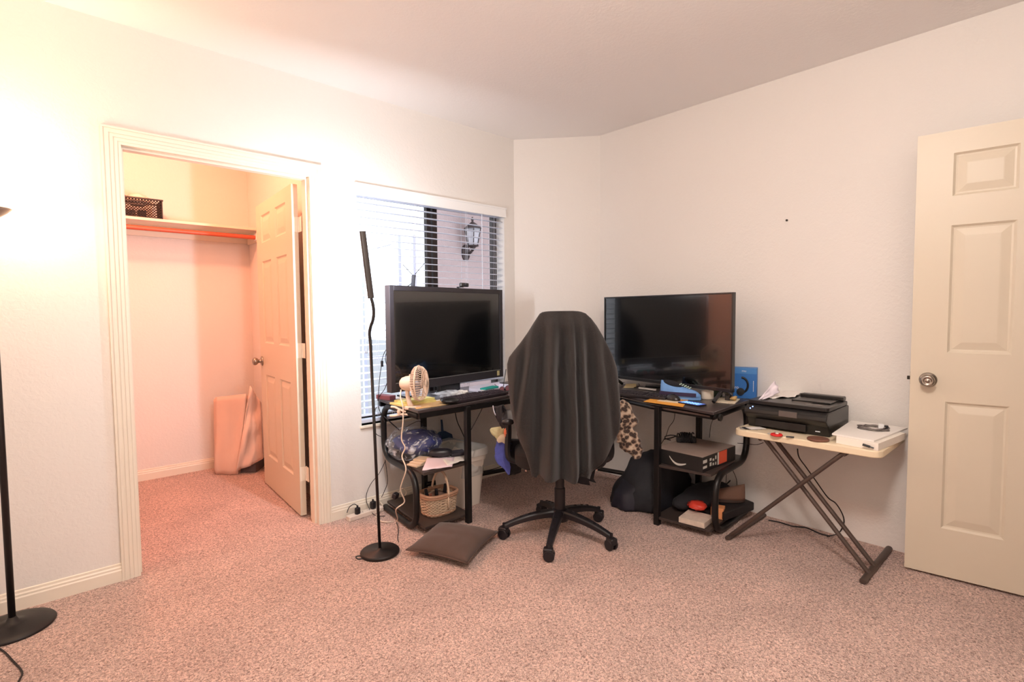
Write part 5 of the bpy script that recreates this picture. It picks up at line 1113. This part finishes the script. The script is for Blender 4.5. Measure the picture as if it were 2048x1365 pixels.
# printer
pn = thing('printer', 'black all-in-one printer on the folding table with papers on its lid', 'printer', (3.03, 1.03, zt), -PI/2)
PB = mat('printer_black', srgb(30, 28, 28), .32, bump=.1, bscale=500)
PG = mat('printer_grey_panel', srgb(96, 88, 84), .3)
pw, pd = .40, .335           # local x left to right (-> -Y), local y into the wall (+X)
bm = B(); pf = [(-pd/2+.03, 0), (pd/2, 0), (pd/2, .125), (-pd/2+.005, .125), (-pd/2-.025, .105), (-pd/2-.030, .085), (-pd/2-.005, .06), (-pd/2+.005, .055)]
a_ = [bm.verts.new((-pw/2, y, z)) for y, z in pf]; b2 = [bm.verts.new((pw/2, y, z)) for y, z in pf]; k = len(pf); bm.faces.new(a_); bm.faces.new(b2[::-1])
for i in range(k): bm.faces.new([a_[i], a_[(i+1) % k], b2[(i+1) % k], b2[i]])
obj('body', bm, PB, pn, bevel=.006, local=True)
bm = B(); prism(bm, [(x, y) for x, y in rrect(pw-.004, pd-.01, .02)], .127, .148); obj('lid', bm, PB, pn, bevel=.004, local=True)
bm = B(); box(bm, (-.015, -.04, .148), (.17, .10, .156)); obj('document_feeder', bm, PB, pn, bevel=.003, local=True)
bm = B(); box(bm, (-.02, .10, .150), (.19, .155, .172), Matrix.Rotation(.0, 4, 'X')); obj('feeder_cover', bm, PB, pn, bevel=.006, local=True)
bm = B(); box(bm, (.075, -.12, .148), (.155, -.085, .1492)); obj('lid_label', bm, PG, pn, local=True)
bm = B(); box(bm, (.0, -.075, .148), (.09, -.045, .1495)); obj('lid_label', bm, PG, pn, local=True)
bm = B(); box(bm, (-.02, -pd/2-.0325, .086), (.068, -pd/2-.026, .115), Matrix.Identity(4)); obj('control_screen', bm, PG, pn, bevel=.001, local=True)
bm = B(); box(bm, (-.15, -pd/2-.002, .015), (.10, -pd/2+.035, .052)); obj('paper_tray', bm, PB, pn, bevel=.003, local=True)
bm = B(); box(bm, (.138, -pd/2+.018, .022), (.160, -pd/2+.0295, .046)); obj('corner_badge', bm, WPR, pn, local=True)
for dx in (.142, .15): pass
for x, z in ((-.155, .118), (-.168, .108)):
    bm = B(); lathe(bm, [(0, 0), (.003, 0), (.003, .002), (0, .0022)], n=10, mtx=Matrix.Translation((x, -pd/2-.024, z)) @ FX); obj('indicator_light', bm, mat('blue_indicator', srgb(80, 110, 255), .3, emit=(.2, .35, 1, 1), estr=3), pn, local=True)
pz0 = zt+.149
e4 = lambda x, y, z: pz(x, y, z)
bm = B(); sheet(bm, [e4(1520, 797, pz0+.004), e4(1590, 795, pz0+.003), e4(1612, 779, pz0+.012), e4(1548, 771, pz0+.016)], 14, 10, 4, .014, 3)
tag(obj('paper_sheet', bm, WP, smooth=True, solid=.0012, origin=e4(1560, 788, pz0)), 'crumpled white sheet lying across the printer lid', 'paper')
P0, P1 = e4(1517, 800, pz0+.001), e4(1531, 799, pz0+.001)
bm = B(); sheet(bm, [P0, P1, e4(1560, 785, pz0+.03), pv(1549, 762, (3.0, 1.2, 0))], 10, 10, 3, .012, 6); tag(obj('folded_paper', bm, mat('lilac_white_paper', srgb(236, 226, 236), .8), smooth=True, solid=.001, origin=P0), 'folded paper standing up in a peak at the left of the printer lid', 'paper')
# small things on the table
zz_ = zt
def tq(px, py): q = pz(px, py, zt); return (q.x, q.y)
CARD = mat('grey_card', srgb(150, 142, 136), .5)
for i, (dx, dy, lbl, m_i) in enumerate(((0, 0, 'grey plastic card lowest of three at the left end of the folding table', CARD), (.012, -.012, 'dark card between two others at the left end of the folding table', BLKC), (.02, -.03, 'pale card topmost of three at the left end of the folding table', WP))):
    c = tq(1497, 858); flat('card', lbl, 'card', rquad(c[0]+dx, c[1]+dy, .055, .085, .5+.25*i), zt+.002*i, .0015, m_i, bevel=0, group='cards on the folding table')
kq = pz(1553, 872, zt); kc = thing('key_fob', 'red rubber key fob with keys at the front of the folding table', 'key fob', kq)
bm = B(); lathe(bm, [(0, 0), (.026, 0), (.029, .004), (.026, .010), (0, .011)], kq, 24); obj('red_fob', bm, mat('red_rubber', srgb(216, 36, 34), .5), kc, smooth=True)
bm = B(); box(bm, (-.02, -.008, .011), (.014, .008, .020), M4(kq, .5)); obj('silver_key', bm, mat('pale_key', srgb(216, 204, 190), .35, .3), kc, bevel=.003)
bm = B(); tube(bm, [Vector((kq.x+.012*math.cos(t)+.01, kq.y+.012*math.sin(t)+.035, kq.z+.003)) for t in [2*PI*j/16 for j in range(16)]], .0016, 6, closed=True); obj('key_ring', bm, SILV, kc)
bm = B(); a_, b2 = pz(1572, 874, zt+.006), pz(1588, 875, zt+.006); cyl(bm, a_, b2, .004, 8); tag(obj('lighter', bm, BLKC, origin=a_), 'thin black stick lying right of the red key fob', 'stick')
cq2 = pz(1636, 881, zt); tag(obj('leather_coaster', lathe(B(), [(0, 0), (.046, 0), (.048, .003), (.048, .008), (.045, .011), (0, .010)], cq2, 36), mat('brown_leather', srgb(116, 76, 60), .6, bump=.3, bscale=150), smooth=False, bevel=.001, origin=cq2), 'round brown leather coaster on the folding table before the printer', 'coaster')
rmq = [(2.795, .775), (2.765, .60), (3.10, .565), (3.15, .80)]
flat('paper_ream', 'thick white stack of paper lowest at the right of the folding table', 'paper', rmq, zt, .034, mat('paper_stack_white', srgb(240, 232, 222), .8), bevel=.001)
flat('paper_sheets', 'thin white sheets lying skewed on the paper stack', 'paper', [(2.80, .795), (2.78, .62), (3.20, .575), (3.20, .82)], zt+.0345, .008, WP, bevel=.001)
a_, b2 = pz(1719, 887, zt+.012), pz(1738, 893, zt+.012); 
bm = B(); P_ = pp(1726, 889, (2.765, .62, 0), R(97)); P2_ = pp(1741, 894, (2.765, .62, 0), R(97)); cyl(bm, P_-Vector((.006, 0, 0)), P2_-Vector((.006, 0, 0)), .0055, 10); cyl(bm, P2_-Vector((.006, 0, 0)), P2_+(P2_-P_)*.5-Vector((.006, 0, 0)), .003, 8); tag(obj('black_marker', bm, BLKP, origin=P_), 'black marker wedged along the front of the paper stack', 'marker')
cc = pz(1746, 857, zt+.046); cl = thing('cable_coil', 'coiled grey cable with white plug on the paper stack', 'cable', (cc.x, cc.y, zt+.0425))
bm = B(); pts = []
for i in range(90): t = i*.42; r_ = .046+.010*math.sin(i*.7)+.004*math.sin(i*1.9); pts.append((cc.x+r_*1.15*math.cos(t), cc.y+r_*1.15*math.sin(t), zt+.046+.003*math.sin(i*.9)+.00008*i))
tube(bm, smoothp(pts, 2), .0028, 6); obj('coil', bm, mat('grey_cable', srgb(120, 112, 108), .4), cl, smooth=True)
q = pz(1762, 858, zt+.045); bm = B(); box(bm, (-.014, -.012, 0), (.014, .012, .022), M4((q.x, q.y, zt+.046), .3)); obj('plug', bm, VINYL, cl, bevel=.003)
bm = B(); box(bm, (-.004, -.03, 0), (.016, -.012, .014), M4((q.x, q.y, zt+.048), .3)); obj('dark_connector', bm, BLKC, cl, bevel=.002)
# printer cord down to the floor
pcw = Vector((3.12, .95, 0)); e5 = lambda x, y, P=pcw: pv(x, y, P)
cable('cable', 'black power cord hanging from the printer down behind the table legs to the carpet', [e5(1595, 898), e5(1598, 915), e5(1612, 935), e5(1630, 960), e5(1655, 995), e5(1672, 1008), e5(1686, 1032), e5(1687, 1050), pz(1676, 1068, .006), pz(1655, 1073, .006)], .0035, BLKC)
cable('cable', 'black cord lying on the carpet along the base of the right wall', [pz(1537, 1041, .006), pz(1558, 1045, .006), pz(1585, 1053, .006), pz(1612, 1056, .006), pz(1640, 1068, .006), pz(1660, 1073, .006)], .0035, BLKC)
nq = px_(1574, 441, B_); bm = B(); lathe(bm, [(0, 0), (.006, 0), (.006, .006), (0, .008)], n=12, mtx=Matrix.Translation(nq) @ Matrix.Rotation(R(-90), 4, 'Y')); tag(obj('nail', bm, DARKMETAL, origin=nq), 'small nail head alone in the right wall above the printer', 'nail')
